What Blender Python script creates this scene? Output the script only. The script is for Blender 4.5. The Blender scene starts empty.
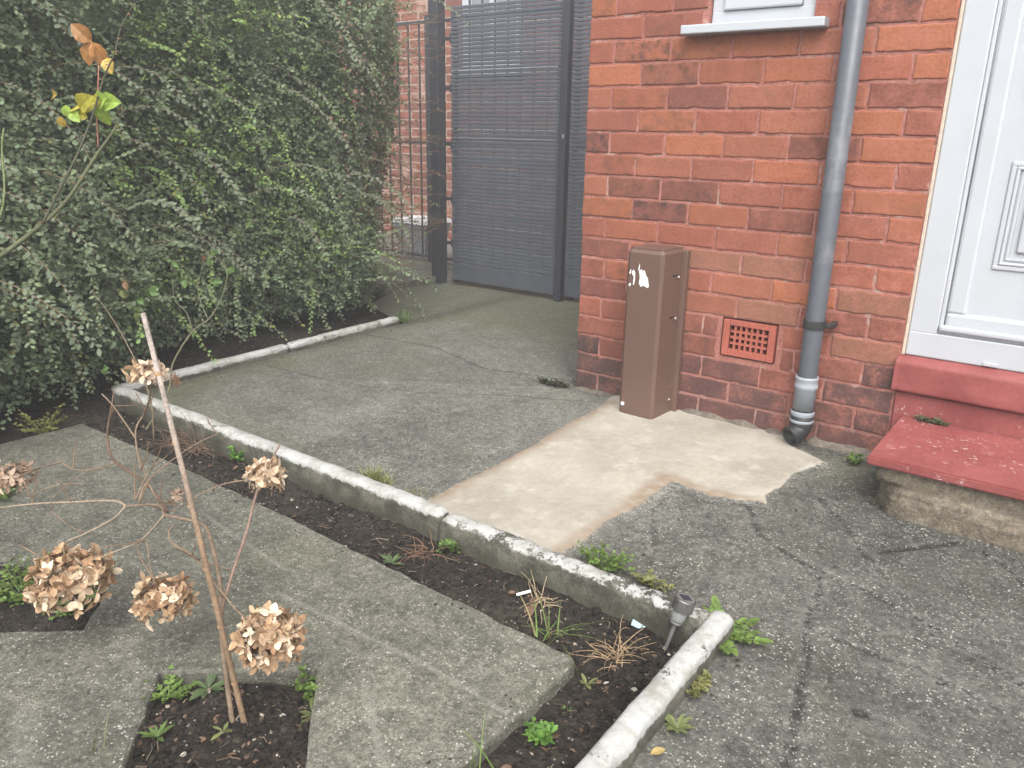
import bpy, bmesh, math, random
import numpy as np
from mathutils import Vector, Matrix, noise as mnoise
random.seed(7); rng = np.random.default_rng(11)
scene = bpy.context.scene
COL = scene.collection

# ------------------------------------------------------------------ camera, sky, sun, exposure
cam_d = bpy.data.cameras.new('camera'); cam = bpy.data.objects.new('camera', cam_d); COL.objects.link(cam)
yaw, pitch, roll = -0.639021, -0.309135, 0.016823
fw = Vector((math.sin(yaw)*math.cos(pitch), math.cos(yaw)*math.cos(pitch), math.sin(pitch)))
rt = fw.cross(Vector((0, 0, 1))).normalized(); up = rt.cross(fw)
r2 = rt*math.cos(roll) + up*math.sin(roll); u2 = -rt*math.sin(roll) + up*math.cos(roll)
M = Matrix((r2, u2, -fw)).transposed().to_4x4(); M.translation = Vector((1.8141, -2.9216, 1.1062))
cam.matrix_world = M
cam_d.sensor_fit = 'HORIZONTAL'; cam_d.sensor_width = 36.0; cam_d.lens = 795.35/1024*36
cam_d.clip_start = 0.02; cam_d.clip_end = 400
scene.camera = cam

SUN_EL, SUN_AZ = math.radians(52), math.radians(142)     # azimuth clockwise from +y
world = bpy.data.worlds.new('World'); scene.world = world; world.use_nodes = True
wn = world.node_tree.nodes; wl = world.node_tree.links; wn.clear()
sky = wn.new('ShaderNodeTexSky'); sky.sky_type = 'NISHITA'; sky.sun_disc = False
sky.sun_elevation = SUN_EL; sky.sun_rotation = SUN_AZ; sky.air_density = 1.0; sky.dust_density = 4.0; sky.ozone_density = 1.0
hs = wn.new('ShaderNodeHueSaturation'); hs.inputs['Saturation'].default_value = 0.22
bg = wn.new('ShaderNodeBackground'); bg.inputs['Strength'].default_value = 0.15
wo = wn.new('ShaderNodeOutputWorld')
wl.new(sky.outputs[0], hs.inputs['Color']); wl.new(hs.outputs[0], bg.inputs['Color']); wl.new(bg.outputs[0], wo.inputs['Surface'])
sun_d = bpy.data.lights.new('sun', 'SUN'); sun_d.energy = 1.1; sun_d.angle = math.radians(50); sun_d.color = (1.0, 0.965, 0.91)
sun = bpy.data.objects.new('sun', sun_d); COL.objects.link(sun)
sd = Vector((math.sin(SUN_AZ)*math.cos(SUN_EL), math.cos(SUN_AZ)*math.cos(SUN_EL), math.sin(SUN_EL)))
sun.rotation_euler = sd.to_track_quat('Z', 'Y').to_euler()
vs = scene.view_settings
vs.view_transform = 'Standard'; vs.look = 'None'; vs.exposure = 1.38; vs.gamma = 1.0; vs.use_curve_mapping = False
scene.cycles.use_denoising = True
scene.cycles.max_bounces = 6

# ------------------------------------------------------------------ helpers: naming
def tag(o, label, cat, group=None):
    o['label'] = label; o['category'] = cat
    if group: o['group'] = group
    return o
def thing(name, label, cat, loc=(0, 0, 0), group=None):
    o = bpy.data.objects.new(name, None); COL.objects.link(o); o.location = loc
    o.empty_display_size = 0.05
    return tag(o, label, cat, group)
def kind(o, k):
    o['kind'] = k; return o

class MB:
    """collects vertices, faces and per-vertex colours; build() links ONE mesh object"""
    def __init__(s): s.v = []; s.f = []; s.c = []; s.n = 0; s.mi = []
    def add(s, v, f, c=None, m=0):
        v = np.asarray(v, float).reshape(-1, 3)
        s.v.append(v); k = s.n
        s.f += [tuple(int(i)+k for i in q) for q in f]; s.mi += [m]*len(f)
        if c is None: c = (1, 1, 1, 1)
        c = np.asarray(c, float)
        if c.ndim == 1: c = np.tile(c, (len(v), 1))
        s.c.append(c); s.n += len(v)
    def box(s, x0, x1, y0, y1, z0, z1, bev=0.0, c=None, m=0):
        if bev <= 0:
            v = [(x, y, z) for x in (x0, x1) for y in (y0, y1) for z in (z0, z1)]
            s.add(v, [(0, 1, 3, 2), (4, 6, 7, 5), (0, 4, 5, 1), (2, 3, 7, 6), (0, 2, 6, 4), (1, 5, 7, 3)], c, m); return
        bm = bmesh.new(); bmesh.ops.create_cube(bm, size=1)
        for w in bm.verts: w.co = Vector(((x0+x1)/2+w.co.x*(x1-x0), (y0+y1)/2+w.co.y*(y1-y0), (z0+z1)/2+w.co.z*(z1-z0)))
        bmesh.ops.bevel(bm, geom=bm.edges[:], offset=bev, segments=2, affect='EDGES', profile=0.5)
        s.bm(bm, c, m)
    def bm(s, bm, c=None, m=0):
        bm.verts.index_update()
        s.add([w.co[:] for w in bm.verts], [[w.index for w in f.verts] for f in bm.faces], c, m); bm.free()
    def tube(s, pts, rad, n=8, c=None, cap=True, smooth=3, m=0):
        P = spline(pts, smooth) if (smooth and len(pts) > 2) else [Vector(p) for p in pts]
        k = len(P)
        R = [rad]*k if np.isscalar(rad) else list(np.interp(np.linspace(0, 1, k), np.linspace(0, 1, len(rad)), rad))
        V = []; nrm = None
        for i, p in enumerate(P):
            t = (P[min(i+1, k-1)]-P[max(i-1, 0)])
            t = t.normalized() if t.length > 1e-9 else Vector((0, 0, 1))
            if nrm is None: nrm = t.orthogonal().normalized()
            nrm = (nrm - t*nrm.dot(t)); nrm = nrm.normalized() if nrm.length > 1e-6 else t.orthogonal().normalized()
            b = t.cross(nrm)
            for j in range(n):
                a = 2*math.pi*j/n; V.append(p + (nrm*math.cos(a)+b*math.sin(a))*R[i])
        F = [(i*n+j, i*n+(j+1) % n, (i+1)*n+(j+1) % n, (i+1)*n+j) for i in range(k-1) for j in range(n)]
        if cap: F += [tuple(reversed(range(n))), tuple(range((k-1)*n, k*n))]
        s.add([q[:] for q in V], F, c, m)
    def lathe(s, prof, n=24, c=None, M=None, m=0):
        V = []; k = len(prof)
        for r, z in prof:
            for j in range(n):
                a = 2*math.pi*j/n; V.append(Vector((r*math.cos(a), r*math.sin(a), z)))
        if M is not None: V = [M @ q for q in V]
        F = [(i*n+j, i*n+(j+1) % n, (i+1)*n+(j+1) % n, (i+1)*n+j) for i in range(k-1) for j in range(n)]
        s.add([q[:] for q in V], F, c, m)
    def extrude(s, outline, vec, c=None, m=0):
        n = len(outline); a = np.asarray(outline, float); b = a+np.asarray(vec, float)
        s.add(np.vstack([a, b]), [tuple(reversed(range(n))), tuple(range(n, 2*n))]+[(i, (i+1) % n, n+(i+1) % n, n+i) for i in range(n)], c, m)
    def build(s, name, mat, parent=None, smooth=False, off=(0, 0, 0)):
        me = bpy.data.meshes.new(name)
        V = np.vstack(s.v)-np.asarray(off); nl = np.array([len(f) for f in s.f], np.int32)
        me.vertices.add(len(V)); me.vertices.foreach_set('co', V.astype(np.float32).ravel())
        me.loops.add(int(nl.sum())); me.polygons.add(len(nl))
        me.loops.foreach_set('vertex_index', np.fromiter((i for f in s.f for i in f), np.int32, int(nl.sum())))
        me.polygons.foreach_set('loop_start', np.concatenate([[0], np.cumsum(nl)[:-1]]).astype(np.int32))
        me.polygons.foreach_set('use_smooth', np.full(len(nl), bool(smooth)))
        at = me.color_attributes.new('col', 'FLOAT_COLOR', 'POINT')
        C = np.vstack(s.c)
        if C.shape[1] == 3: C = np.hstack([C, np.ones((len(C), 1))])
        at.data.foreach_set('color', C.astype(np.float32).ravel())
        for mm in (mat if isinstance(mat, (list, tuple)) else [mat]): me.materials.append(mm)
        if any(s.mi): me.polygons.foreach_set('material_index', np.array(s.mi, np.int32))
        me.update(calc_edges=True); me.validate()
        o = bpy.data.objects.new(name, me); COL.objects.link(o)
        if parent is not None:
            o.parent = parent
            pl = np.array(parent.location) if parent.parent is None else np.array(parent.location)+np.array(parent.parent.location)
            o.location = Vector(np.asarray(off)-pl)
        else: o.location = off
        return o

def spline(pts, k=3):
    P = [Vector(p) for p in pts]; out = []
    for i in range(len(P)-1):
        p0, p1, p2, p3 = P[max(i-1, 0)], P[i], P[i+1], P[min(i+2, len(P)-1)]
        for j in range(k):
            t = j/k
            out.append(0.5*((2*p1)+(p2-p0)*t+(2*p0-5*p1+4*p2-p3)*t*t+(3*p1-p0-3*p2+p3)*t*t*t))
    out.append(P[-1]); return out

def fbm(x, y, seed=0, octaves=4, base=1.0):
    """value noise on arrays"""
    out = np.zeros_like(x, float); amp = 0.5; tot = 0
    for o in range(octaves):
        f = base*2**o; X = x*f+seed*17.3+o*7.1; Y = y*f+seed*5.7+o*3.3
        xi = np.floor(X).astype(np.int64); yi = np.floor(Y).astype(np.int64); fx = X-xi; fy = Y-yi
        fx = fx*fx*(3-2*fx); fy = fy*fy*(3-2*fy)
        def h(a, b):
            q = (a*374761393+b*668265263+seed*982451653) & 0x7fffffff
            q = ((q ^ (q >> 13))*1274126177) & 0x7fffffff
            return ((q ^ (q >> 16)) & 0xffff)/65535.0
        n = (h(xi, yi)*(1-fx)+h(xi+1, yi)*fx)*(1-fy)+(h(xi, yi+1)*(1-fx)+h(xi+1, yi+1)*fx)*fy
        out += n*amp; tot += amp; amp *= .5
    return out/tot

def seg_dist(x, y, poly):
    d = np.full_like(x, 9e9)
    for (ax, ay), (bx, by) in zip(poly[:-1], poly[1:]):
        dx, dy = bx-ax, by-ay; t = np.clip(((x-ax)*dx+(y-ay)*dy)/(dx*dx+dy*dy+1e-12), 0, 1)
        d = np.minimum(d, np.hypot(x-ax-t*dx, y-ay-t*dy))
    return d
def inside(x, y, poly):
    r = np.zeros(x.shape, bool); n = len(poly)
    for i in range(n):
        (x0, y0), (x1, y1) = poly[i], poly[(i+1) % n]
        c = ((y0 > y) != (y1 > y)) & (x < (x1-x0)*(y-y0)/(y1-y0+1e-12)+x0); r ^= c
    return r
def sstep(a, b, x):
    t = np.clip((x-a)/(b-a), 0, 1); return t*t*(3-2*t)

def grid_object(name, mat, xs, ys, Z, keep, Cc, Cd=None):
    nx, ny = len(xs), len(ys); XX, YY = np.meshgrid(xs, ys, indexing='ij')
    V = np.stack([XX, YY, Z], -1).reshape(-1, 3)
    kf = keep[:-1, :-1] & keep[1:, :-1] & keep[1:, 1:] & keep[:-1, 1:]
    I, J = np.nonzero(kf); a = I*ny+J
    F = np.stack([a, a+ny, a+ny+1, a+1], 1)
    used = np.zeros(len(V), bool); used[F.ravel()] = True; mp = np.cumsum(used)-1
    F = mp[F]; V = V[used]
    me = bpy.data.meshes.new(name)
    me.vertices.add(len(V)); me.vertices.foreach_set('co', V.astype(np.float32).ravel())
    me.loops.add(F.size); me.polygons.add(len(F)); me.loops.foreach_set('vertex_index', F.astype(np.int32).ravel())
    me.polygons.foreach_set('loop_start', (np.arange(len(F))*4).astype(np.int32)); me.polygons.foreach_set('use_smooth', np.ones(len(F), bool))
    for nm, A in (('mask', Cc), ('mask2', Cd)):
        if A is None: continue
        at = me.color_attributes.new(nm, 'FLOAT_COLOR', 'POINT'); at.data.foreach_set('color', A.reshape(-1, 4)[used].astype(np.float32).ravel())
    me.materials.append(mat); me.update(calc_edges=True)
    o = bpy.data.objects.new(name, me); COL.objects.link(o); return o

# ------------------------------------------------------------------ helpers: materials
class N:
    def __init__(s, name):
        s.m = bpy.data.materials.new(name); s.m.use_nodes = True; s.t = s.m.node_tree; s.t.nodes.clear()
        s.o = s.t.nodes.new('ShaderNodeOutputMaterial'); s.b = s.t.nodes.new('ShaderNodeBsdfPrincipled')
        s.t.links.new(s.b.outputs[0], s.o.inputs[0]); s._pos = None
    def new(s, ty, **kw):
        n = s.t.nodes.new(ty)
        for k, v in kw.items(): setattr(n, k, v)
        return n
    def put(s, inp, v):
        if isinstance(v, bpy.types.NodeSocket): s.t.links.new(v, inp)
        elif isinstance(v, (tuple, list)) and inp.type == 'RGBA' and len(v) == 3: inp.default_value = (*v, 1)
        else: inp.default_value = v
    def pos(s):
        if s._pos is None: s._pos = s.new('ShaderNodeTexCoord').outputs['Object']
        return s._pos
    def noise(s, scale, detail=4, rough=.55, dist=0, vec=None, out=0):
        n = s.new('ShaderNodeTexNoise'); n.inputs['Scale'].default_value = scale; n.inputs['Detail'].default_value = detail
        n.inputs['Roughness'].default_value = rough; n.inputs['Distortion'].default_value = dist
        s.put(n.inputs['Vector'], vec or s.pos()); return n.outputs[out]
    def voro(s, scale, out='Distance', feature='F1', vec=None, rnd=1.0):
        n = s.new('ShaderNodeTexVoronoi', feature=feature); n.inputs['Scale'].default_value = scale; n.inputs['Randomness'].default_value = rnd
        s.put(n.inputs['Vector'], vec or s.pos()); return n.outputs[out]
    def math(s, op, a, b=0.0, c=None, clamp=False):
        n = s.new('ShaderNodeMath', operation=op, use_clamp=clamp); s.put(n.inputs[0], a); s.put(n.inputs[1], b)
        if c is not None: s.put(n.inputs[2], c)
        return n.outputs[0]
    def step(s, x, a, b, lo=0.0, hi=1.0):
        n = s.new('ShaderNodeMapRange', interpolation_type='SMOOTHSTEP'); s.put(n.inputs[0], x)
        for i, v in zip((1, 2, 3, 4), (a, b, lo, hi)): s.put(n.inputs[i], v)
        return n.outputs[0]
    def mix(s, f, a, b, mode='MIX'):
        n = s.new('ShaderNodeMix', data_type='RGBA', blend_type=mode); s.put(n.inputs[0], f); s.put(n.inputs[6], a); s.put(n.inputs[7], b); return n.outputs[2]
    def attr(s, name, out='Color'):
        return s.new('ShaderNodeAttribute', attribute_name=name).outputs[out]
    def sep(s, c):
        return s.new('ShaderNodeSeparateColor'), c
    def rgb(s, c):
        n = s.new('ShaderNodeSeparateColor'); s.put(n.inputs[0], c); return n.outputs[0], n.outputs[1], n.outputs[2]
    def xyz(s, v=None):
        n = s.new('ShaderNodeSeparateXYZ'); s.put(n.inputs[0], v or s.pos()); return n.outputs
    def mul(s, c, f):
        n = s.new('ShaderNodeMix', data_type='RGBA', blend_type='MULTIPLY'); n.inputs[0].default_value = 1
        s.put(n.inputs[6], c)
        if isinstance(f, bpy.types.NodeSocket):
            cb = s.new('ShaderNodeCombineColor'); [s.t.links.new(f, cb.inputs[i]) for i in range(3)]; s.put(n.inputs[7], cb.outputs[0])
        else: s.put(n.inputs[7], f)
        return n.outputs[2]
    def bump(s, h, strength=.5, dist=.01, prev=None):
        n = s.new('ShaderNodeBump'); n.inputs['Strength'].default_value = strength; n.inputs['Distance'].default_value = dist
        s.put(n.inputs['Height'], h)
        if prev is not None: s.put(n.inputs['Normal'], prev)
        return n.outputs[0]
    def fin(s, color, rough=.8, normal=None, metal=0.0, spec=.4, **kw):
        b = s.b.inputs; s.put(b['Base Color'], color); s.put(b['Roughness'], rough); s.put(b['Metallic'], metal); s.put(b['Specular IOR Level'], spec)
        if normal is not None: s.put(b['Normal'], normal)
        for k, v in kw.items(): s.put(b[k], v)
        return s.m

def concrete(name, c1, c2, speck=1.0, mask=False, moss=0.3, worn=()):
    n = N(name)
    big = n.noise(1.3, 5, .6); mid = n.noise(7, 5, .65); fine = n.noise(60, 4, .7)
    col = n.mix(n.step(big, .35, .68), c1, c2)
    col = n.mul(col, n.step(mid, .25, .75, .78, 1.2))
    col = n.mul(col, n.step(fine, .25, .75, .62, 1.36))
    gr = n.noise(210, 3, .75); col = n.mul(col, n.step(gr, .3, .7, .68, 1.32))
    wn_ = n.step(n.noise(5, 6, .75, dist=.6), .56, .70); col = n.mix(n.math('MULTIPLY', wn_, n.math('MULTIPLY', n.step(gr, .42, .55), .55)), col, (.30, .285, .23))
    dk_ = n.step(n.noise(8, 5, .7, dist=.5), .58, .70); col = n.mul(col, n.step(dk_, 0, 1, 1, .8))
    bt = n.noise(26, 4, .7); col = n.mul(col, n.step(bt, .3, .7, .78, 1.22))
    mg = n.step(n.noise(2.2, 5, .65, vec=n.pos()), .5, .72, 0, moss)
    col = n.mix(mg, col, (.110, .112, .062))
    pj = None
    if mask:
        mk = n.attr('mask'); mr, mgn, mb = n.rgb(mk); k2 = n.attr('mask2'); m2r, m2g, m2b = n.rgb(k2)
        col = n.mix(n.math('MULTIPLY', mb, .55), col, (.10, .105, .055))     # algae
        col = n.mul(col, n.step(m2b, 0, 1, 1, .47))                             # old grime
        col = n.mul(col, n.step(m2g, 0, 1, 1, .36))                              # dirt in joints
        al = n.attr('mask', 'Alpha')
        col = n.mix(n.math('MULTIPLY', al, n.step(n.noise(70, 4, .7), .38, .62)), col, (.27, .262, .235))   # cement splashes
    X_ = n.xyz()
    for (ax, ay, bx, by, wd, am) in worn:                                        # worn pale streaks where something was dragged
        dx, dy = bx-ax, by-ay; L2 = dx*dx+dy*dy
        px = n.math('SUBTRACT', X_[0], ax); py = n.math('SUBTRACT', X_[1], ay)
        t = n.math('DIVIDE', n.math('ADD', n.math('MULTIPLY', px, dx), n.math('MULTIPLY', py, dy)), L2, clamp=True)
        ex = n.math('SUBTRACT', px, n.math('MULTIPLY', t, dx)); ey = n.math('SUBTRACT', py, n.math('MULTIPLY', t, dy))
        dd = n.math('SQRT', n.math('ADD', n.math('MULTIPLY', ex, ex), n.math('MULTIPLY', ey, ey)))
        dd = n.math('ADD', dd, n.math('MULTIPLY', n.math('SUBTRACT', n.noise(20, 4, .7), .5), wd*1.6))
        col = n.mix(n.step(dd, wd, wd*.2, 0, am), col, (.30, .29, .25))
    # exposed aggregate
    def warp(sc, amt):
        v = n.new('ShaderNodeVectorMath', operation='MULTIPLY_ADD'); n.put(v.inputs[0], n.noise(sc, 3, .6, out=1)); v.inputs[1].default_value = (amt,)*3; n.put(v.inputs[2], n.pos()); return v.outputs[0]
    wv = warp(210, .010)
    c1v = n.voro(190, 'Color', vec=wv); r1, g1, b1 = n.rgb(c1v); d1 = n.voro(190, vec=wv)
    pale = n.math('MULTIPLY', n.step(r1, .74, .82), n.step(d1, .55, .30))
    patchy = n.step(n.noise(9, 3, .6), .36, .62, .35, 1)
    col = n.mix(n.math('MULTIPLY', n.math('MULTIPLY', pale, patchy), .72*speck), col, n.mix(g1, (.26, .255, .22), (.58, .56, .50)))
    dark = n.math('MULTIPLY', n.step(b1, .76, .84), n.step(d1, .6, .3))
    col = n.mix(n.math('MULTIPLY', dark, .55*speck), col, (.035, .034, .030))
    wv2 = warp(120, .016); c2v = n.voro(75, 'Color', vec=wv2); r3, g3, b3 = n.rgb(c2v); d3 = n.voro(75, vec=wv2)
    pale2 = n.math('MULTIPLY', n.step(r3, .84, .92), n.step(d3, .40, .22))
    col = n.mix(n.math('MULTIPLY', pale2, .18*speck), col, (.50, .48, .41))
    h = n.math('ADD', n.math('MULTIPLY', fine, .6), n.math('MULTIPLY', d1, -.45*speck))
    rough = n.step(big, .3, .7, .72, .9)
    if mask:
        pc = n.mix(n.step(n.noise(3.2, 5, .6), .3, .7), (.262, .238, .195), (.345, .320, .268))
        pc = n.mix(n.step(n.noise(10, 6, .7), .5, .68, 0, .6), pc, (.40, .388, .35))
        pc = n.mul(pc, n.step(fine, .2, .8, .88, 1.1))
        pc = n.mix(n.math('MULTIPLY', m2r, n.step(n.noise(30, 4, .6), .25, .65, .4, 1)), pc, (.205, .152, .100))   # damp sandy margin
        pe = n.step(n.math('ADD', mr, n.math('MULTIPLY', n.math('SUBTRACT', n.noise(45, 4, .65), .5), .9)), .40, .56)
        col = n.mix(pe, col, pc)
        h = n.math('MULTIPLY', h, n.step(pe, 0, 1, 1, .25))
    nb = n.bump(h, .55, .004)
    nb = n.bump(n.noise(14, 4, .6), .35, .008, nb)
    return n.fin(col, rough, nb, spec=.3)

def paint(name, c, rough=.5, grain=.06, scale=30, bump=.08, spec=.4, dirt=None, dscale=4, damt=.5, metal=0.0):
    n = N(name); f = n.noise(scale, 5, .6)
    col = n.mul(c, n.step(f, .25, .75, 1-grain, 1+grain)) if grain else c
    if not isinstance(col, bpy.types.NodeSocket): col = n.mul(c, (1, 1, 1))
    if dirt is not None:
        col = n.mix(n.step(n.noise(dscale, 6, .68), .48, .72, 0, damt), col, dirt)
    return n.fin(col, n.step(n.noise(scale*.4, 4, .6), .3, .7, rough*.85, min(1, rough*1.15)), n.bump(f, bump, .002), metal, spec)

def leafmat(name, rough=.55, trans=.25, spec=.35, hue=.12):
    n = N(name); c = n.attr('col')
    c = n.mul(c, n.step(n.noise(90, 3, .6), .25, .75, 1-hue*1.6, 1+hue*1.6))
    n.fin(c, rough, None, 0, spec)
    tr = n.new('ShaderNodeBsdfTranslucent'); n.put(tr.inputs[0], c)
    mx = n.new('ShaderNodeMixShader'); mx.inputs[0].default_value = trans
    n.t.links.new(n.b.outputs[0], mx.inputs[1]); n.t.links.new(tr.outputs[0], mx.inputs[2]); n.t.links.new(mx.outputs[0], n.o.inputs[0])
    return n.m
def barkmat(name, rough=.8):
    n = N(name); c = n.attr('col'); f = n.noise(160, 4, .7)
    c = n.mul(c, n.step(f, .25, .75, .68, 1.3)); c = n.mul(c, n.step(n.noise(25, 3, .6), .3, .7, .8, 1.15))
    return n.fin(c, rough, n.bump(f, .4, .002), spec=.25)

# leaf batches: K leaves at once, six vertices each, folded along the midrib
def leaves(mb, P, D, Nn, L, W, C, fold=.25, curl=.12, shape='oval'):
    P = np.asarray(P, float); D = np.asarray(D, float); D /= np.linalg.norm(D, axis=1, keepdims=True)+1e-9
    S = np.cross(D, Nn); S /= np.linalg.norm(S, axis=1, keepdims=True)+1e-9; U = np.cross(S, D)
    L = np.broadcast_to(L, len(P))[:, None]; W = np.broadcast_to(W, len(P))[:, None]; K = len(P)
    if shape == 'oval': rows = [(0, 0), (.22, .72), (.52, 1), (.8, .66), (1, 0)]
    elif shape == 'lance': rows = [(0, 0), (.3, .8), (.6, 1), (.85, .5), (1, 0)]
    elif shape == 'petal': rows = [(0, 0), (.3, .7), (.65, 1), (.9, .7), (1, 0)]
    vs = []; CU = np.broadcast_to(curl, len(P))[:, None]
    vs.append(P)
    for t, w in rows[1:-1]:
        z = -CU*L*(t*t); mid = P+D*L*t+U*z
        vs += [mid-S*W*.5*w+U*W*fold*w*.5, mid, mid+S*W*.5*w+U*W*fold*w*.5]
    vs.append(P+D*L-U*CU*L)
    V = np.stack(vs, 1); nv = V.shape[1]
    f = [(0, 2, 1), (0, 3, 2)]
    for r in range(len(rows)-3):
        a = 1+3*r; f += [(a, a+1, a+4, a+3), (a+1, a+2, a+5, a+4)]
    a = 1+3*(len(rows)-3); t = nv-1
    f += [(a, a+1, t), (a+1, a+2, t)]
    C = np.asarray(C, float)
    if C.ndim == 1: C = np.tile(C, (K, 1))
    if C.shape[1] == 3: C = np.hstack([C, np.ones((K, 1))])
    Cv = np.repeat(C, nv, 0)
    mb.v.append(V.reshape(-1, 3)); mb.c.append(Cv)
    base = mb.n
    for k in range(K):
        o = base+k*nv
        mb.f += [tuple(i+o for i in q) for q in f]
    mb.mi += [0]*(K*len(f)); mb.n += K*nv
def rand_dirs(k):
    v = rng.normal(size=(k, 3)); return v/np.linalg.norm(v, axis=1, keepdims=True)
# ------------------------------------------------------------------ materials
M_PATH = concrete('path concrete', (.094, .095, .082), (.132, .131, .114), 1.0, True, .25)
M_SLAB = concrete('old slab concrete', (.086, .085, .068), (.125, .121, .096), 1.0, False, .36, [(.33, -1.88, .80, -1.86, .010, .26), (.80, -1.86, 1.03, -1.87, .010, .2), (.74, -1.98, 1.0, -2.16, .014, .25), (-.2, -1.75, .25, -1.80, .012, .2), (.30, -2.45, .55, -2.60, .04, .18)])
M_STONE = concrete('worn step stone', (.125, .102, .074), (.185, .155, .115), .35, False, .25)
M_GROUND = concrete('yard ground', (.12, .12, .11), (.17, .165, .15), .6, False, .5)
def soil_mat():
    n = N('garden soil'); f = n.noise(55, 6, .72); g = n.noise(4, 4, .6); v = n.voro(130); r, gg, b = n.rgb(n.voro(130, 'Color'))
    c = n.mix(n.step(f, .3, .7), (.012, .010, .0085), (.044, .036, .029)); c = n.mul(c, n.step(g, .3, .7, .7, 1.35))
    c = n.mix(n.math('MULTIPLY', n.step(r, .93, .95), n.step(v, .45, .25)), c, n.mix(gg, (.13, .10, .075), (.27, .24, .20)))
    return n.fin(c, .92, n.bump(n.math('ADD', f, n.math('MULTIPLY', v, -.5)), .9, .012), spec=.2)
M_SOIL = soil_mat()
def clod_mat():
    n = N('soil crumbs'); return n.fin(n.mul(n.attr('col'), n.step(n.noise(150, 4, .7), .25, .75, .55, 1.4)), .95, n.bump(n.noise(200, 4, .7), .6, .003), spec=.15)
M_CLOD = clod_mat()
def brick_mat():
    n = N('old red brick'); c = n.attr('col'); soot = n.attr('col', 'Alpha')
    f = n.noise(95, 5, .7); m = n.noise(22, 5, .65); X = n.xyz()
    c = n.mul(c, n.step(f, .25, .75, .74, 1.25)); c = n.mul(c, n.step(m, .25, .75, .80, 1.18))
    sm = n.step(n.math('ADD', n.math('MULTIPLY', m, .7), n.math('MULTIPLY', f, .3)), .40, .62)
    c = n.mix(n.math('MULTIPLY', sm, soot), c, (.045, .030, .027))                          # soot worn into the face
    pk = n.math('MULTIPLY', n.step(n.noise(9, 6, .7), .42, .68), n.step(n.noise(70, 4, .7), .3, .6))
    pk = n.math('MULTIPLY', pk, n.step(X[0], .45, 1.25, .40, .85))
    c = n.mix(pk, c, (.36, .135, .098))                              # smears of pink masonry paint
    low = n.math('MULTIPLY', n.step(X[2], .42, .02), n.step(n.noise(60, 5, .75), .55, .68))
    c = n.mix(n.math('MULTIPLY', low, .22), c, (.34, .28, .25))                              # salts
    sp = n.math('MULTIPLY', n.step(n.voro(120), .22, .14), n.math('MULTIPLY', n.step(n.noise(7, 4, .7), .60, .68), n.step(X[2], .3, .05)))
    c = n.mix(sp, c, (.62, .58, .54))
    return n.fin(c, .85, n.bump(n.math('ADD', f, n.math('MULTIPLY', m, 1.2)), .55, .004), spec=.25)
M_BRICK = brick_mat()
def mortar_mat():
    n = N('pink painted pointing'); f = n.noise(110, 5, .7); g = n.noise(6, 5, .65); X = n.xyz()
    c = n.mix(n.step(g, .35, .65), (.29, .112, .088), (.36, .165, .136)); c = n.mul(c, n.step(f, .25, .75, .72, 1.2))
    c = n.mix(n.step(n.noise(11, 5, .7), .55, .66, 0, .75), c, (.12, .075, .06))
    c = n.mix(n.math('MULTIPLY', n.step(n.noise(14, 4, .65), .56, .64), .55), c, (.40, .31, .27))
    c = n.mix(n.math('MULTIPLY', n.step(X[2], .22, .0), .45), c, (.20, .15, .125))
    return n.fin(c, .92, n.bump(f, .7, .004), spec=.2)
M_MORTAR = mortar_mat()
M_CEMENT = paint('grey cement fillet', (.135, .115, .095), .95, .35, 60, .8, .2, (.07, .065, .05), 9, .7)
def kerb_mat(name, zc, amp, wear, seed):
    n = N(name); X = n.xyz(); v = n.new('ShaderNodeVectorMath', operation='ADD'); n.put(v.inputs[0], n.pos()); v.inputs[1].default_value = (seed*3.1, seed*1.7, 0)
    P = v.outputs[0]
    a = n.noise(24, 6, .75, vec=P); b = n.noise(75, 4, .7, vec=P)
    t = n.math('ADD', X[2], n.math('MULTIPLY', n.math('SUBTRACT', a, .5), amp)); t = n.math('ADD', t, n.math('MULTIPLY', n.math('SUBTRACT', b, .5), amp*.35))
    on = n.step(t, zc-.004, zc+.004)
    chip = n.step(n.math('ADD', n.math('MULTIPLY', n.noise(9, 5, .7, vec=P), .6), n.math('MULTIPLY', b, .4)), wear, wear+.03)
    on = n.math('MULTIPLY', on, n.math('SUBTRACT', 1.0, chip))
    cc = n.mix(n.step(n.noise(10, 5, .65), .35, .65), (.050, .050, .037), (.135, .128, .103)); cc = n.mul(cc, n.step(n.noise(120, 4, .7), .25, .75, .6, 1.4))
    cc = n.mix(n.step(X[2], .03, -.015, 0, .6), cc, (.045, .045, .030))
    pp = n.mix(n.step(n.noise(13, 6, .75, vec=P), .42, .66), (.385, .385, .372), (.25, .245, .215)); pp = n.mul(pp, n.step(b, .25, .75, .88, 1.06))
    h = n.math('ADD', n.math('MULTIPLY', on, .5), n.math('MULTIPLY', n.noise(90, 4, .7), .6))
    return n.fin(n.mix(on, cc, pp), .75, n.bump(h, .5, .003), spec=.3)
M_UPVC = paint('white door plastic', (.41, .432, .46), .36, .02, 8, .01, .5, (.37, .385, .40), 2.5, .4)
M_SEAL = paint('buff sealant', (.48, .40, .32), .7, .15, 60, .2, .3)
M_GLASS = paint('window pane glass', (.20, .215, .225), .08, .03, 3, .0, .6)
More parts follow.
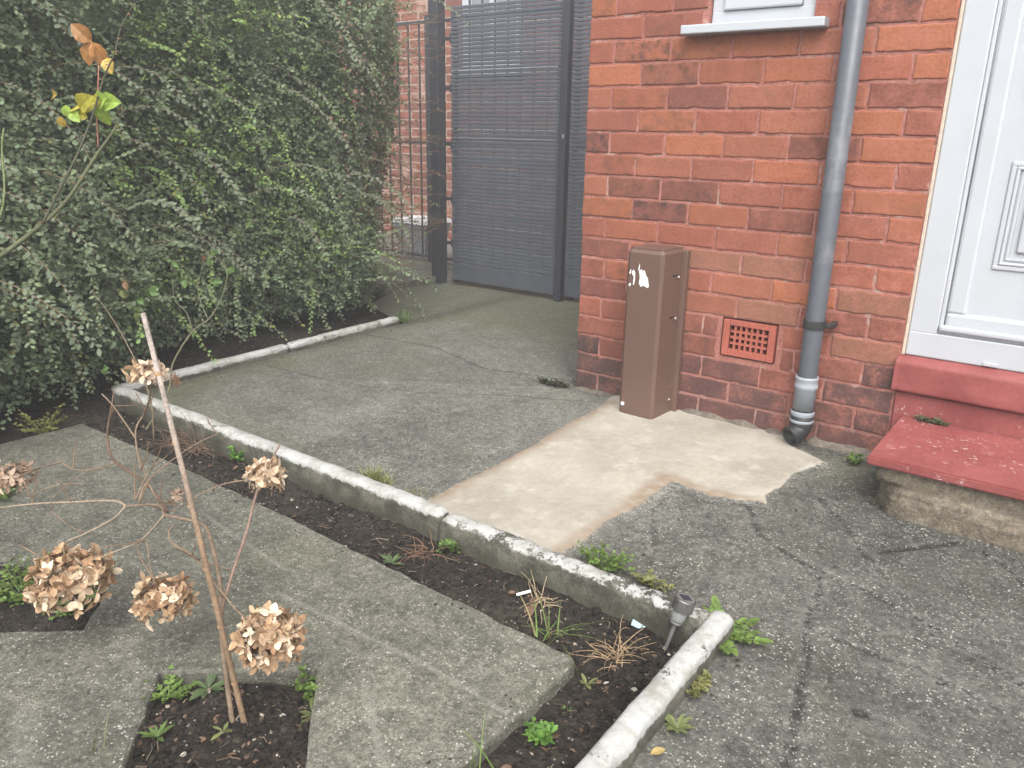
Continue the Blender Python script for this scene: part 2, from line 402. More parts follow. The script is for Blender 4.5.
def redpaint():
    n = N('red step paint'); f = n.noise(60, 5, .7); X = n.xyz()
    c = n.mix(n.step(n.noise(5, 5, .65), .35, .7), (.195, .047, .044), (.255, .070, .065)); c = n.mul(c, n.step(f, .25, .75, .86, 1.12))
    v = n.math('MULTIPLY', n.step(n.noise(42, 4, .75), .60, .64), n.step(n.noise(6, 4, .6), .42, .6))
    v = n.math('MULTIPLY', v, n.step(X[2], .255, .20))
    c = n.mix(v, c, (.48, .36, .33))
    c = n.mix(n.step(n.noise(8, 6, .7), .6, .72, 0, .55), c, (.14, .045, .04))
    return n.fin(c, .6, n.bump(f, .3, .003), spec=.35)
M_RED = redpaint()
M_VENT = paint('red painted terracotta', (.32, .090, .062), .75, .14, 70, .4, .3, (.24, .07, .06), 14, .6)
M_SHADE = paint('painted recess shade', (.012, .011, .010), .9, 0, 10, 0, .1)  # near-black colour standing in for the shade inside recesses
M_PIPE = paint('grey rainwater pipe', (.078, .085, .100), .42, .08, 40, .05, .4, (.24, .245, .25), 5, .4)
M_PIPEL = paint('pale grey pipe collar', (.26, .285, .315), .45, .06, 40, .05, .4, (.22, .22, .22), 9, .5)
M_PIPEB = paint('black pipe plastic', (.022, .022, .024), .45, .1, 40, .05, .4, (.08, .075, .07), 9, .4)
M_BOX = paint('brown meter box plastic', (.112, .066, .051), .45, .05, 120, .06, .4, (.15, .092, .070), 3, .5)
M_STICK = paint('torn white sticker', (.80, .80, .79), .6, .03, 60, .1, .3)
M_SCREW = paint('steel screw', (.55, .55, .54), .35, .1, 60, .05, .5, metal=.8)
M_GATE = paint('grey gate paint', (.078, .087, .105), .5, .10, 30, .06, .4, (.11, .115, .125), 4, .5)
M_GATED = paint('black gate steel', (.042, .044, .052), .5, .1, 30, .06, .4, (.05, .05, .052), 5, .5)
M_BIN = paint('grey bin plastic', (.20, .21, .22), .5, .06, 30, .05, .4)
M_BINL = paint('pale bin lid plastic', (.62, .63, .63), .5, .06, 30, .05, .4)
def farbrick():
    n = N('neighbour brickwork'); sw = n.new('ShaderNodeCombineXYZ'); X = n.xyz(); n.t.links.new(n.math('ADD', X[0], X[1]), sw.inputs[0]); n.t.links.new(X[2], sw.inputs[1])
    b = n.new('ShaderNodeTexBrick'); n.put(b.inputs['Vector'], sw.outputs[0]); b.inputs['Scale'].default_value = 1
    b.inputs['Brick Width'].default_value = .24; b.inputs['Row Height'].default_value = .085; b.inputs['Mortar Size'].default_value = .007
    b.inputs['Color1'].default_value = (.27, .10, .07, 1); b.inputs['Color2'].default_value = (.17, .075, .06, 1); b.inputs['Mortar'].default_value = (.33, .26, .21, 1)
    c = n.mul(b.outputs[0], n.step(n.noise(30, 5, .7), .25, .75, .65, 1.3))
    c = n.mix(n.step(n.noise(4, 5, .7), .52, .68, 0, .6), c, (.42, .30, .24))
    return n.fin(c, .9, n.bump(b.outputs[1], -.5, .006), spec=.2)
M_FARBRICK = farbrick()
M_LEAF = leafmat('hedge leaves', .6, .4, .2)
M_WEED = leafmat('fresh weed leaves', .5, .3, .35)
M_PETAL = leafmat('dry papery petals', .8, .22, .15, .14)
M_ROSELEAF = leafmat('rose leaves', .45, .35, .35, .16)
M_BARK = barkmat('woody stems')
M_STEEL = paint('brushed stainless steel', (.20, .195, .185), .42, .08, 90, .06, .5, metal=.9)
def clear_mat():
    n = N('clear lamp plastic'); return n.fin(n.mul((.7, .71, .70), n.step(n.noise(60, 3, .6), .3, .7, .9, 1.0)), .18, None, 0, .5, **{'Transmission Weight': .75, 'IOR': 1.3})
M_CLEAR = clear_mat()
M_SOLAR = paint('solar cell', (.030, .030, .042), .45, .1, 60, 0, .2)
M_STAKE = paint('dull stake plastic', (.14, .14, .135), .5, .1, 60, .05, .35)
M_LITTER = paint('white litter', (.75, .74, .70), .7, .05, 90, .1, .3)
M_BLUE = paint('pale blue wrapper', (.30, .42, .45), .5, .12, 60, .3, .4)

# ------------------------------------------------------------------ ground, soil, path, slab
def sheet(name, mat, x0, x1, y0, y1, z):
    m = MB(); m.add([(x0, y0, z), (x1, y0, z), (x1, y1, z), (x0, y1, z)], [(0, 1, 2, 3)]); return kind(m.build(name, mat), 'structure')
sheet('ground', M_GROUND, -14, 14, -14, 14, -.16)
sheet('back_yard', M_GROUND, -7, 0.0, 1.60, 6, -.012)

xs = np.arange(-2.62, 2.9, .008); ys = np.arange(-3.4, 1.72, .008); X, Y = np.meshgrid(xs, ys, indexing='ij')
wob = (fbm(X, Y, 3, 4, 6)-.5)
PATCH = [(.205, .06), (.215, -.14), (.25, -.66), (.285, -1.5), (.80, -1.5), (.775, -1.265), (.795, -.95), (.79, -.66), (.92, -.69), (1.06, -.665), (1.10, -.48), (1.125, -.2), (1.03, -.06), (1.0, .06)]
pin = inside(X+wob*(.05+.14*sstep(.95, 1.1, X)), Y+wob*(.05+.14*sstep(.95, 1.1, X)), PATCH); pd = seg_dist(X+wob*(.05+.14*sstep(.95, 1.1, X)), Y+wob*(.05+.14*sstep(.95, 1.1, X)), PATCH+[PATCH[0]])
sdist = np.where(pin, pd, -pd)
patch = sstep(-.03, .03, sdist)
left_edge = seg_dist(X, Y, [(.215, -.10), (.25, -.66), (.285, -1.45)]); low_edge = seg_dist(X, Y, [(.78, -1.35), (.795, -.95), (.79, -.66), (.92, -.69), (1.06, -.665)])
sand = (1-sstep(.015, .075, np.minimum(left_edge*.9+.012, low_edge)+wob*.05))*.9
joints = [[(.98, -.62), (1.057, -.669), (1.16, -.819), (1.303, -.901), (1.489, -.943), (1.655, -1.004), (1.848, -1.125), (2.2, -1.36)],
          [(.815, -.70), (.84, -.888), (.939, -1.048), (1.049, -1.291)], [(1.358, -.923), (1.417, -1.166), (1.475, -1.438), (1.53, -1.665), (1.62, -2.2)],
          [(1.10, -.30), (1.153, -.352), (1.363, -.634), (1.544, -.899)], [(1.468, -.706), (1.633, -.503)], [(1.739, -.554), (1.95, -.90), (2.3, -1.5)],
          [(1.39, -1.19), (1.70, -1.215), (1.9, -1.26)], [(.0, .10), (-.5, -.02), (-.95, .12), (-1.45, .07)], [(.21, -.10), (-.15, -.25), (-.5, -.5), (-.9, -.62), (-1.4, -.66)]]
jd = np.full_like(X, 9.); jraw = []
for k, j in enumerate(joints):
    d = seg_dist(X+wob*.03, Y+wob*.03, j); w = (1, .6, .9, .8, .9, .9, .6, .6, .45)[k]
    jraw.append((1-sstep(.003, .017, d))*w)
jm = np.max(jraw, 0)*(.85+.45*fbm(X, Y, 21, 3, 9)); jm = np.clip(jm*(1-patch), 0, 1)
palej = np.max([(1-sstep(.004, .035, seg_dist(X+wob*.05, Y+wob*.05, j)))*w for j, w in ((joints[1], .6), (joints[2], .35), (joints[3], .5), (joints[0], .55), (joints[5], .4), (joints[6], .35))], 0)
splash = sstep(.60, .72, fbm(X, Y, 5, 5, 2.1))*.13*sstep(.4, 1.2, X)+sstep(.55, .72, fbm(X, Y, 9, 5, 3.0))*.4*sstep(.45, .2, np.hypot(X+.05, Y+.85)/1.6)
splash = np.clip(splash+palej*.7*sstep(.3, .6, fbm(X, Y, 13, 4, 12))+(1-sstep(.0, .05, np.abs(sdist)))*.25*sstep(-.2, .4, X), 0, .9)
splash = np.maximum(splash, .8*np.exp(-((X-1.12)**2+(Y+.22)**2)/.006)*sstep(.3, .6, fbm(X, Y, 31, 4, 14)))
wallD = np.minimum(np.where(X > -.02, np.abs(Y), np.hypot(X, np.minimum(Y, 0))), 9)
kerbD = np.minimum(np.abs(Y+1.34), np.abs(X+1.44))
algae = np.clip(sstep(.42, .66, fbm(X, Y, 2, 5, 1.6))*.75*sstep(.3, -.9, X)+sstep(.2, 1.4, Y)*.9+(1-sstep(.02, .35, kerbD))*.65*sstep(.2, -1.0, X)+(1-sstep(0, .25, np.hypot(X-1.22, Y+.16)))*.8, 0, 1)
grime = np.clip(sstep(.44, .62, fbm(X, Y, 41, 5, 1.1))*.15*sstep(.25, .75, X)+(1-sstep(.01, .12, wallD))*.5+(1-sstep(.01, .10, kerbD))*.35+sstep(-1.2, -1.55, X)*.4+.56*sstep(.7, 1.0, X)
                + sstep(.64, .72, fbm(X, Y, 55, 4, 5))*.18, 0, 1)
for (dx, dy, dr) in ((1.592, -1.426, .020), (1.48, -1.434, .014), (1.704, -1.226, .010), (1.71, -1.30, .008), (1.30, -1.57, .009), (1.33, -1.42, .007)):
    spot = (1-sstep(dr*.5, dr*1.2, np.hypot(X-dx, (Y-dy)*1.3)+wob*.02)); grime = np.maximum(grime, spot); jm = np.maximum(jm, spot*1.2)
Z = (fbm(X, Y, 1, 4, 3)-.5)*.010 - jm*.004 + patch*.004*(1-sstep(.0, .02, -sdist)) + (fbm(X, Y, 7, 3, 40)-.5)*.0018
Z -= np.mean(Z)+.002
houseIn = (X > .02) & (Y > .03); bedIn = (X < 1.262) & (Y < -1.385); hedgeIn = (X < -1.47) & (Y < .45-.0*X) & (Y < .45)
hedge2 = (Y < 1.6) & (Y >= .44) & (X+.06*wob < np.where(Y < .62, -1.5-(Y-.40)*2.3, -2.01-(Y-.62)*.44))
off = houseIn | bedIn | hedgeIn | hedge2
inner = pin & (sdist > .055)
m1 = np.stack([patch, jm, algae, splash], -1); m2 = np.stack([sand, jm*1.0, grime, np.ones_like(X)], -1)
wide = sdist > -.045
kind(grid_object('path', M_PATH, xs, ys, Z, ~off & ~inner, m1, m2), 'structure')
Zp = Z+.0015+.004*sstep(-.03, .02, sdist)
kind(grid_object('concrete_patch', M_PATH, xs, ys, Zp, ~off & wide, m1, m2), 'structure')

sx = np.arange(-4.6, 1.285, .011); sy = np.arange(-3.5, 1.55, .011); SX, SY = np.meshgrid(sx, sy, indexing='ij')
SZ = -.024+(fbm(SX, SY, 61, 5, 9)-.5)*.035+(fbm(SX, SY, 62, 3, 45)-.5)*.016
SZ -= sstep(-1.7, -2.0, SY)*.004*sstep(1.1, 1.0, SX)
SZ -= .018*(1-sstep(0, .05, np.abs(SY+1.63)))
SZ += .05*sstep(-1.6, -2.2, SX)*sstep(-1.6, -1.2, SY)*sstep(.5, .1, SY)
kS = ~((SX > -1.40) & (SY > -1.37))
kind(grid_object('soil', M_SOIL, sx, sy, SZ, kS, np.zeros(SX.shape+(4,))), 'structure')
def soil_z(x, y):
    i = int(np.clip(round((x+4.6)/.011), 0, len(sx)-1)); j = int(np.clip(round((y+3.5)/.011), 0, len(sy)-1)); return float(SZ[i, j])

def densify(poly, step):
    out = []
    for i in range(len(poly)):
        a = np.array(poly[i]); b = np.array(poly[(i+1) % len(poly)]); k = max(1, int(np.linalg.norm(b-a)/step))
        out += [tuple(a+(b-a)*t/k) for t in range(k)]
    return out
def slab(name, outer, holes, mat, ztop, zbot, jit=.003, bev=.007, step=.03):
    bm = bmesh.new()
    def ring(poly, sign):
        P = np.array(densify(poly, step)); P += (fbm(P[:, 0], P[:, 1], 77, 3, 14)[:, None]-.5)*jit*4+rng.normal(size=P.shape)*jit*.25
        T = np.roll(P, -1, 0)-np.roll(P, 1, 0); T /= np.linalg.norm(T, axis=1, keepdims=True)+1e-9
        nn = np.stack([T[:, 1], -T[:, 0]], 1)*sign
        rings = []
        for ins, z in ((bev, ztop), (bev*.3, ztop-bev*.35), (0, ztop-bev), (-.002, zbot)):
            rings.append([bm.verts.new((*(p-q*ins), z)) for p, q in zip(P, nn)])
        n = len(P)
        for a, b in zip(rings[:-1], rings[1:]):
            for i in range(n):
                f = (a[i], b[i], b[(i+1) % n], a[(i+1) % n]); bm.faces.new(f)
        return [bm.edges.get((rings[0][i], rings[0][(i+1) % n])) for i in range(n)]
    E_ = ring(outer, 1.0)
    for h in holes: E_ += ring(h, -1.0)
    bmesh.ops.triangle_fill(bm, use_beauty=True, use_dissolve=False, edges=E_)
    bmesh.ops.recalc_face_normals(bm, faces=bm.faces[:])
    m = MB(); m.bm(bm); return m.build(name, mat)
def arc(cx, cy, r, a0, a1, n=6): return [(cx+r*math.cos(math.radians(a0+(a1-a0)*i/n)), cy+r*math.sin(math.radians(a0+(a1-a0)*i/n))) for i in range(n+1)]
hole0 = [(.38, -2.224), (.616, -2.449), (.864, -2.237), (.628, -2.012)]
holes = [[(x-.764*k, y-.012*k) for x, y in hole0] for k in range(3)]
outline = [(-1.235, -1.60), (-1.30, -3.35), (1.058, -3.35)]+arc(1.024, -1.670, .032, 0, 88)
outline = [outline[0], outline[1], outline[2]]+outline[3:]+[(.40, -1.617), (-.45, -1.592)]
kind(slab('garden_slab', outline, holes, M_SLAB, .0, -.09), 'structure')
# mossy raised strip beyond the hedge, left of the gate
kind(slab('raised_strip', [(-4.5, .95), (-2.25, 1.0), (-2.22, 1.46), (-2.13, 1.62), (-2.13, 2.3), (-4.5, 2.3)], [], M_SLAB, .045, -.05), 'structure')

# ------------------------------------------------------------------ edging kerbs
KP = [(-.5, -.09), (-.5, .50), (-.48, .76), (-.42, .90), (-.27, .98), (0, 1.0), (.27, .98), (.42, .90), (.48, .76), (.5, .50), (.5, -.09)]
def kerb(label, a, b, width, top, mat, seed, tilt=0.0):
    a = np.array(a); b = np.array(b); L = np.linalg.norm(b-a); t = (b-a)/L; nrm = np.array([-t[1], t[0]])
    k = int(L/.012)+2; m = MB(); V = []; n = len(KP)
    for i in range(k+1):
        s = i/k*L; e = min(s, L-s); rnd = .80+.20*min(1, (e/.02))**.5
        for j, (u, w) in enumerate(KP):
            zz = w*top if w > 0 else -.07
            pj = fbm(np.array([s*1.0]), np.array([j*.5]), seed, 3, 16)[0]-.5; pk = fbm(np.array([s]), np.array([j*.35]), seed+4, 3, 50)[0]-.5
            lo = (fbm(np.array([s]), np.array([0.]), seed+9, 3, 5)[0]-.5)
            uu = u*width*(rnd if w > .3 else 1)+(pj*.006+pk*.006)*(1 if abs(u) > .3 else .4)+lo*.006
            zz = zz*(rnd if w > .3 else 1)+(pj*.005+pk*.005+lo*.004 if w > .5 else 0)+ (tilt*s if w > 0 else 0)
            p = a+t*s+nrm*uu; V.append((p[0], p[1], zz))
    F = [(i*n+j, (i+1)*n+j, (i+1)*n+j+1, i*n+j+1) for i in range(k) for j in range(n-1)]
    F += [tuple(range(n)), tuple(reversed(range(k*n, k*n+n)))]
    m.add(V, F); o = m.build('kerb_stone', mat, smooth=True)
    return tag(o, label, 'kerb', 'white painted edging kerbs')
kerb('long edging kerb with clean white top, along the soil bed left of the kerb joint', (-1.385, -1.378), (.432, -1.380), .060, .066, kerb_mat('kerb paint clean', .050, .055, .60, 1), 5)
kerb('edging kerb worn to bare grey concrete, between the pale concrete patch and the soil bed', (.442, -1.384), (1.262, -1.392), .064, .060, kerb_mat('kerb paint worn', .052, .065, .52, 2), 6)
kerb('thickly white painted kerb running from the solar light towards the viewer', (1.266, -1.338), (1.274, -3.4), .054, .060, kerb_mat('kerb paint thick', .034, .045, .585, 3), 7)
kerb('far edging kerb below the hedge, the length nearest the corner', (-1.452, -1.36), (-1.478, -.445), .056, .042, kerb_mat('kerb paint far', .018, .03, .56, 4), 8)
kerb('far edging kerb below the hedge, the length ending at the grass tuft near the gate', (-1.478, -.430), (-1.498, .375), .054, .042, kerb_mat('kerb paint farther', .016, .03, .57, 5), 9)
# ------------------------------------------------------------------ house: brickwork, window, door
house = thing('house', 'red brick house front with white door, small white window and soot-darkened lowest courses', 'house', (0, 0, 0))
CH = .085; BL = .245; JW = .0095
ORANGE = [(.300, .102, .056), (.318, .112, .058), (.272, .090, .056), (.285, .104, .062), (.25, .086, .057)]
BROWN = [(.195, .070, .050), (.21, .076, .052), (.185, .068, .052)]
TAN = [(.225, .098, .064), (.245, .110, .072)]
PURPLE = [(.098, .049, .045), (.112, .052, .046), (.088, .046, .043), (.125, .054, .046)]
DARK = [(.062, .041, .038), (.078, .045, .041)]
OVER = {(7, .84): TAN, (7, .60): TAN, (5, .825): TAN, (6, 1.18): TAN, (4, 1.19): TAN, (7, .12): BROWN, (5, .12): BROWN, (6, .06): ORANGE, (6, .18): ORANGE, (5, .58): ORANGE,
        (6, .72): ORANGE, (6, .95): ORANGE, (3, .12): BROWN, (2, .05): DARK, (2, .16): BROWN, (3, 1.24): PURPLE, (3, 1.13): BROWN, (5, 1.13): BROWN, (5, 1.25): BROWN, (4, .98): ORANGE,
        (3, .92): BROWN, (4, .5): BROWN, (4, .61): BROWN, (3, .55): BROWN, (9, .36): BROWN, (10, .48): BROWN, (10, .24): BROWN, (12, .05): BROWN, (12, .94): BROWN, (17, 1.14): BROWN}
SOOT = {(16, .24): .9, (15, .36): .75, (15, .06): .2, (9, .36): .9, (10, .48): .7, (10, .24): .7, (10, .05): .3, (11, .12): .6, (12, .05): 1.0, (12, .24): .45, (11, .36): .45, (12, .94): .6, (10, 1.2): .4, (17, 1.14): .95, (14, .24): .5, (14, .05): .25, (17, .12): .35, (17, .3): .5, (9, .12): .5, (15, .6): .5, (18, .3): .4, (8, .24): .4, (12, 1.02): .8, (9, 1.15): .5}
def lookup(tab, r, x0, x1):
    for (rr, xx), v in tab.items():
        if rr == r and x0-.005 <= xx < x1: return v
    return None
bk = MB()
def brick(x0, x1, z0, z1, col, soot, axis='front', dep=.10):
    """one brick with worn edges; its face stands at depth 0"""
    nx = max(3, int((x1-x0)/.02)); nz = 4; j = .0012
    off = random.uniform(-.0012, .0018); tx = random.uniform(-.0015, .0015); tz = random.uniform(-.001, .001)
    U = np.linspace(x0, x1, nx+1); Wz = np.linspace(z0, z1, nz+1)
    def ringpts(ins):
        p = [(u, z0+ins) for u in U[:-1]]+[(x1-ins, w) for w in Wz[:-1]]+[(u, z1-ins) for u in U[:0:-1]]+[(x0+ins, w) for w in Wz[:0:-1]]
        q = []
        for u, w in p: q.append((min(max(u, x0+ins), x1-ins), min(max(w, z0+ins), z1-ins)))
        return q
    rings = [(ringpts(0), dep), (ringpts(0), .0035), (ringpts(.0022), .0006), (ringpts(.006), 0)]
    wig = np.random.default_rng(int((x0*977+z0*3571+(0 if axis == 'front' else 5))*1000) % 99991)
    n = len(rings[0][0]); W0 = wig.normal(size=(n, 2))*j; chip = (wig.random(n) > .94)*wig.random(n)*.006
    V = []
    for k, (p, d) in enumerate(rings):
        for i, (u, w) in enumerate(p):
            cu, cw = (x0+x1)/2-u, (z0+z1)/2-w; ln = math.hypot(cu, cw)+1e-6
            uu = u+W0[i, 0]+cu/ln*chip[i]*(1 if k else 0); ww = w+W0[i, 1]+cw/ln*chip[i]*(1 if k else 0)
            dd = d-off-tx*(u-x0)/(x1-x0)-tz*(w-z0)/(z1-z0) if k else d
            V.append((uu, dd, ww) if axis == 'front' else ((dd, uu, ww)))
    F = [(k*n+i, k*n+(i+1) % n, (k+1)*n+(i+1) % n, (k+1)*n+i) for k in range(3) for i in range(n)]+[tuple(range(3*n, 4*n))]
    if axis != 'front': F = [tuple(reversed(f)) for f in F]
    bk.add(V, F, (*col, soot))
def pickcol(r, x0, x1):
    o = lookup(OVER, r, x0, x1)
    if o is not None: c = random.choice(o)
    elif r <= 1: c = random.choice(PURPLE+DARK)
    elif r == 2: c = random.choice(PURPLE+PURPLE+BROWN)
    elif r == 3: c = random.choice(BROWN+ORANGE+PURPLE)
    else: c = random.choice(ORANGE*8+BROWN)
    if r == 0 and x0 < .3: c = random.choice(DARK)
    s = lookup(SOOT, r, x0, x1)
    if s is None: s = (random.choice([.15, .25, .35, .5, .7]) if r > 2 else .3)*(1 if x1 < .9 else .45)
    f = random.uniform(.93, 1.07); return tuple(v*f for v in c), s
HOLES_ = [(.497, .872, 1.475, 2.42), (.660, .880, .272, .428), (1.312, 2.36, .0, 2.46)]
for r in range(0, 31):
    z0 = r*CH+JW/2; z1 = (r+1)*CH-JW/2
    head = (r % 2 == 0) if r >= 8 else (r % 2 == 0)
    # even rows (measured) start with a half brick, odd rows with a full one
    edges = [0.0]; x = .1125 if head else .235
    while x < 3.5: edges.append(x); x += .2415
    if r in (4,): edges = [0, .112, .34, .58, .646, .895, 1.071, 1.312, 2.36, 2.6, 2.85, 3.1, 3.35]
    elif r == 3: edges = [0, .235, .42, .645, .897, .95, 1.193, 1.312, 2.36, 2.6, 2.85, 3.1, 3.35]
    elif r == 6: edges = [0, .117, .235, .357, .598, .836, 1.071, 1.312, 2.36, 2.6, 2.85, 3.1, 3.35]
    elif r < 8: edges = [e*.99 for e in edges]
    ed = edges+[3.5]
    for a, b in zip(ed[:-1], ed[1:]):
        segs = [(a+(JW/2 if a > 0 else 0), b-JW/2)]
        for hx0, hx1, hz0, hz1 in HOLES_:
            if z1 > hz0+.012 and z0 < hz1-.012:
                ns = []
                for p, q in segs:
                    if q <= hx0 or p >= hx1: ns.append((p, q)); continue
                    if p < hx0-.02: ns.append((p, hx0-.006))
                    if q > hx1+.02: ns.append((hx1+.006, q))
                segs = ns
        for p, q in segs:
            if q-p < .018: continue
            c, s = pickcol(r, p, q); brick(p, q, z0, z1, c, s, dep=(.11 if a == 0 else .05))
    # side wall, bonded at the corner
    y = .118 if head else .113
    y0s = [y+.2415*i for i in range(14)]
    if head is False: y0s = [y]+[y+.1165+.2415*i for i in range(13)]
    for a, b in zip(y0s[:-1], y0s[1:]):
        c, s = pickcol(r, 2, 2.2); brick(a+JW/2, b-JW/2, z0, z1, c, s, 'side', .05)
bricks = bk.build('brickwork', M_BRICK, house)
mt = MB()
mx = [0.004, .497, .66, .88, .872, 1.312, 2.36, 3.5]
def mortar_rect(x0, x1, z0, z1): mt.box(x0, x1, .0042, .10, z0, z1)
ZT = 31*CH
mortar_rect(.0042, .497, 0, ZT); mortar_rect(.497, .66, 0, 1.475); mortar_rect(.66, .88, 0, .272); mortar_rect(.66, .88, .428, 1.475)
mortar_rect(.872, 1.312, 1.475, ZT); mortar_rect(.88, 1.312, 0, 1.475); mortar_rect(.497, .872, 2.42, ZT); mortar_rect(2.36, 3.5, 0, ZT); mortar_rect(1.312, 2.36, 2.46, ZT)
mt.box(.0042, .10, .10, 3.28, 0, ZT)
mt.build('mortar', M_MORTAR, bricks)
ft = MB()
def fillet(x0, x1, h, d, seed):
    k = int((x1-x0)/.012); V = []; pr = [(0.02, h*1.05), (.0, h), (-d*.45, h*.75), (-d, .012), (-d*1.1, -.02)]
    for i in range(k+1):
        x = x0+(x1-x0)*i/k; f = .45+fbm(np.array([x]), np.array([0.]), seed, 4, 14)[0]*1.1; e = min(1, min(i, k-i)/4+.25)
        for j, (y, z) in enumerate(pr):
            g = fbm(np.array([x]), np.array([j*.7]), seed+1, 3, 45)[0]-.5
            V.append((x, y*(f if y < 0 else 1)*e+g*.008, z*f*e+g*.008))
    n = len(pr); ft.add(V, [(i*n+j, i*n+j+1, (i+1)*n+j+1, (i+1)*n+j) for i in range(k) for j in range(n-1)])
for fa in ((.515, .865, .022, .014, 3), (.86, .99, .016, .02, 4), (1.035, 1.40, .026, .026, 8), (.0, .21, .013, .018, 6)):
    ft = MB(); fillet(*fa); ft.build('cement_fillet', M_CEMENT, house, smooth=True)
# roof edge closing the wall top
cp = MB(); cp.box(-.03, 3.55, -.03, .16, ZT+.002, ZT+.06, .006); cp.box(-.03, .16, .162, 3.3, ZT+.002, ZT+.06, .006); cp.build('eaves_board', M_UPVC, house)
# air brick
vt = MB(); vx0, vx1, vz0, vz1 = .668, .874, .279, .421
fx = .026; nx, nz = 7, 4
vt.box(vx0, vx0+fx, -.006, .03, vz0, vz1, .0015); vt.box(vx1-fx, vx1, -.006, .03, vz0, vz1, .0015)
vt.box(vx0+fx+.0005, vx1-fx-.0005, -.0055, .03, vz1-fx*.8, vz1-.0004, .0015); vt.box(vx0+fx+.0005, vx1-fx-.0005, -.0055, .03, vz0+.0004, vz0+fx*1.0, .0015)
gx0, gx1, gz0, gz1 = vx0+fx, vx1-fx, vz0+fx*1.0, vz1-fx*.8
pw = (gx1-gx0)/nx; ph = (gz1-gz0)/nz
for i in range(1, nx): vt.box(gx0+i*pw-.0042, gx0+i*pw+.0042, -.001, .03, gz0-.001, gz1+.001)
for k in range(1, nz):
    for i in range(nx): vt.box(gx0+i*pw+.0043, gx0+(i+1)*pw-.0043, -.0006, .03, gz0+k*ph-.0042, gz0+k*ph+.0042)
air = vt.build('air_vent', M_VENT, house)
vb = MB(); vb.box(vx0+.004, vx1-.004, .031, .09, vz0+.004, vz1-.004); vb.build('vent_shade', M_SHADE, air)  # solid block coloured as the shade behind the vent grid
# window
win = MB()
wx0, wx1, wz0, wz1 = .500, .869, 1.478, 2.417
def frame(m, x0, x1, z0, z1, w, ya, yb, bev=.004):
    m.box(x0, x1, ya, yb, z0, z0+w, bev); m.box(x0, x1, ya, yb, z1-w, z1, bev)
    m.box(x0, x0+w, ya+.0006, yb, z0+w-.004, z1-w+.004, bev); m.box(x1-w, x1, ya+.0006, yb, z0+w-.004, z1-w+.004, bev)
frame(win, wx0, wx1, wz0, wz1, .045, .022, .08)
window = win.build('window', M_UPVC, house)
m = MB(); frame(m, wx0+.046, wx1-.046, wz0+.046, wz1-.046, .05, .010, .07, .006); m.build('sash', M_UPVC, window)
m = MB(); m.box(wx0+.092, wx1-.092, .040, .046, wz0+.092, wz1-.092); m.build('pane', M_GLASS, window)
m = MB(); m.box(.414, .926, -.052, .018, 1.446, 1.4765, .004); m.build('sill', M_UPVC, window)
# door: frame, leaf with moulded panels, sill
dm = MB(); dx0, dx1, dz0, dz1 = 1.319, 2.35, .392, 2.45
frame(dm, dx0, dx1, dz0, dz1, .086, .010, .09, .005)
door = dm.build('front_door', M_UPVC, house)
m = MB(); m.box(1.3095, 1.3188, .001, .03, .392, 2.45, .002); m.build('sealant_bead', M_SEAL, door)
m = MB()
frame(m, dx0+.0865, dx1-.0865, dz0+.0865, dz1-.0865, .012, .018, .05, .003)
x0, x1, z0, z1 = dx0+.101, dx1-.101, dz0+.101, dz1-.101
frame(m, x0, x1, z0, z1, .058, .026, .08, .010)
m.box(x0+.056, x1-.056, .040, .075, z0+.056, z1-.056)
leaf = m.build('door_leaf', M_UPVC, door)
def mould(px0, px1, pz0, pz1):
    m = MB()
    for ins, w, ya in ((0, .016, .034), (.016, .010, .031), (.030, .012, .0365)): frame(m, px0+ins, px1-ins, pz0+ins, pz1-ins, w, ya, .041, .004)
    m.box(px0+.058, px1-.058, .030, .041, pz0+.058, pz1-.058, .006); m.build('moulding', M_UPVC, leaf)
pzs = [(.705, 1.04), (1.22, 2.2)]
for a, b in pzs: mould(1.522, 1.80, a, b); mould(1.868, 2.146, a, b)
m = MB(); m.box(dx0+.09, dx1-.09, .002, .022, dz0+.098, dz0+.118, .006); m.build('weather_bar', M_UPVC, door)
m = MB(); m.box(1.555, 1.597, .003, .012, .397, .409, .002); m.build('drain_cap', M_UPVC, door)
m = MB(); m.box(2.205, 2.235, .006, .027, 1.28, 1.50, .004); hnd = m.build('door_handle', M_SCREW, leaf)
# red painted threshold under the door
m = MB()
prof = [(.08, .262), (-.004, .262), (-.016, .266), (-.030, .272), (-.034, .288), (-.033, .352), (-.029, .374), (-.014, .386), (.008, .3905), (.08, .3905)]
pv = [tuple(q[1:]) for q in spline([(0, y, z) for y, z in prof[1:-1]], 5)]; pv = [prof[0]]+pv+[prof[-1]]
nx_ = 60; V = []
for i in range(nx_+1):
    x = 1.302+1.07*i/nx_
    for k, (y, z) in enumerate(pv): w = (mnoise.noise(Vector((x*6, y*20, z*20)))*.003) if y < .0 else 0; V.append((x, y+w, z+w*.5))
n_ = len(pv); m.add(V, [(i*n_+j, (i+1)*n_+j, (i+1)*n_+j+1, i*n_+j+1) for i in range(nx_) for j in range(n_-1)]+[tuple(reversed(range(n_))), tuple(range(nx_*n_, nx_*n_+n_))])
th = m.build('threshold', M_RED, house, smooth=True)
m = MB(); m.box(1.314, 2.372, -.006, .08, -.04, .2605, .004); m.build('riser', M_RED, th)

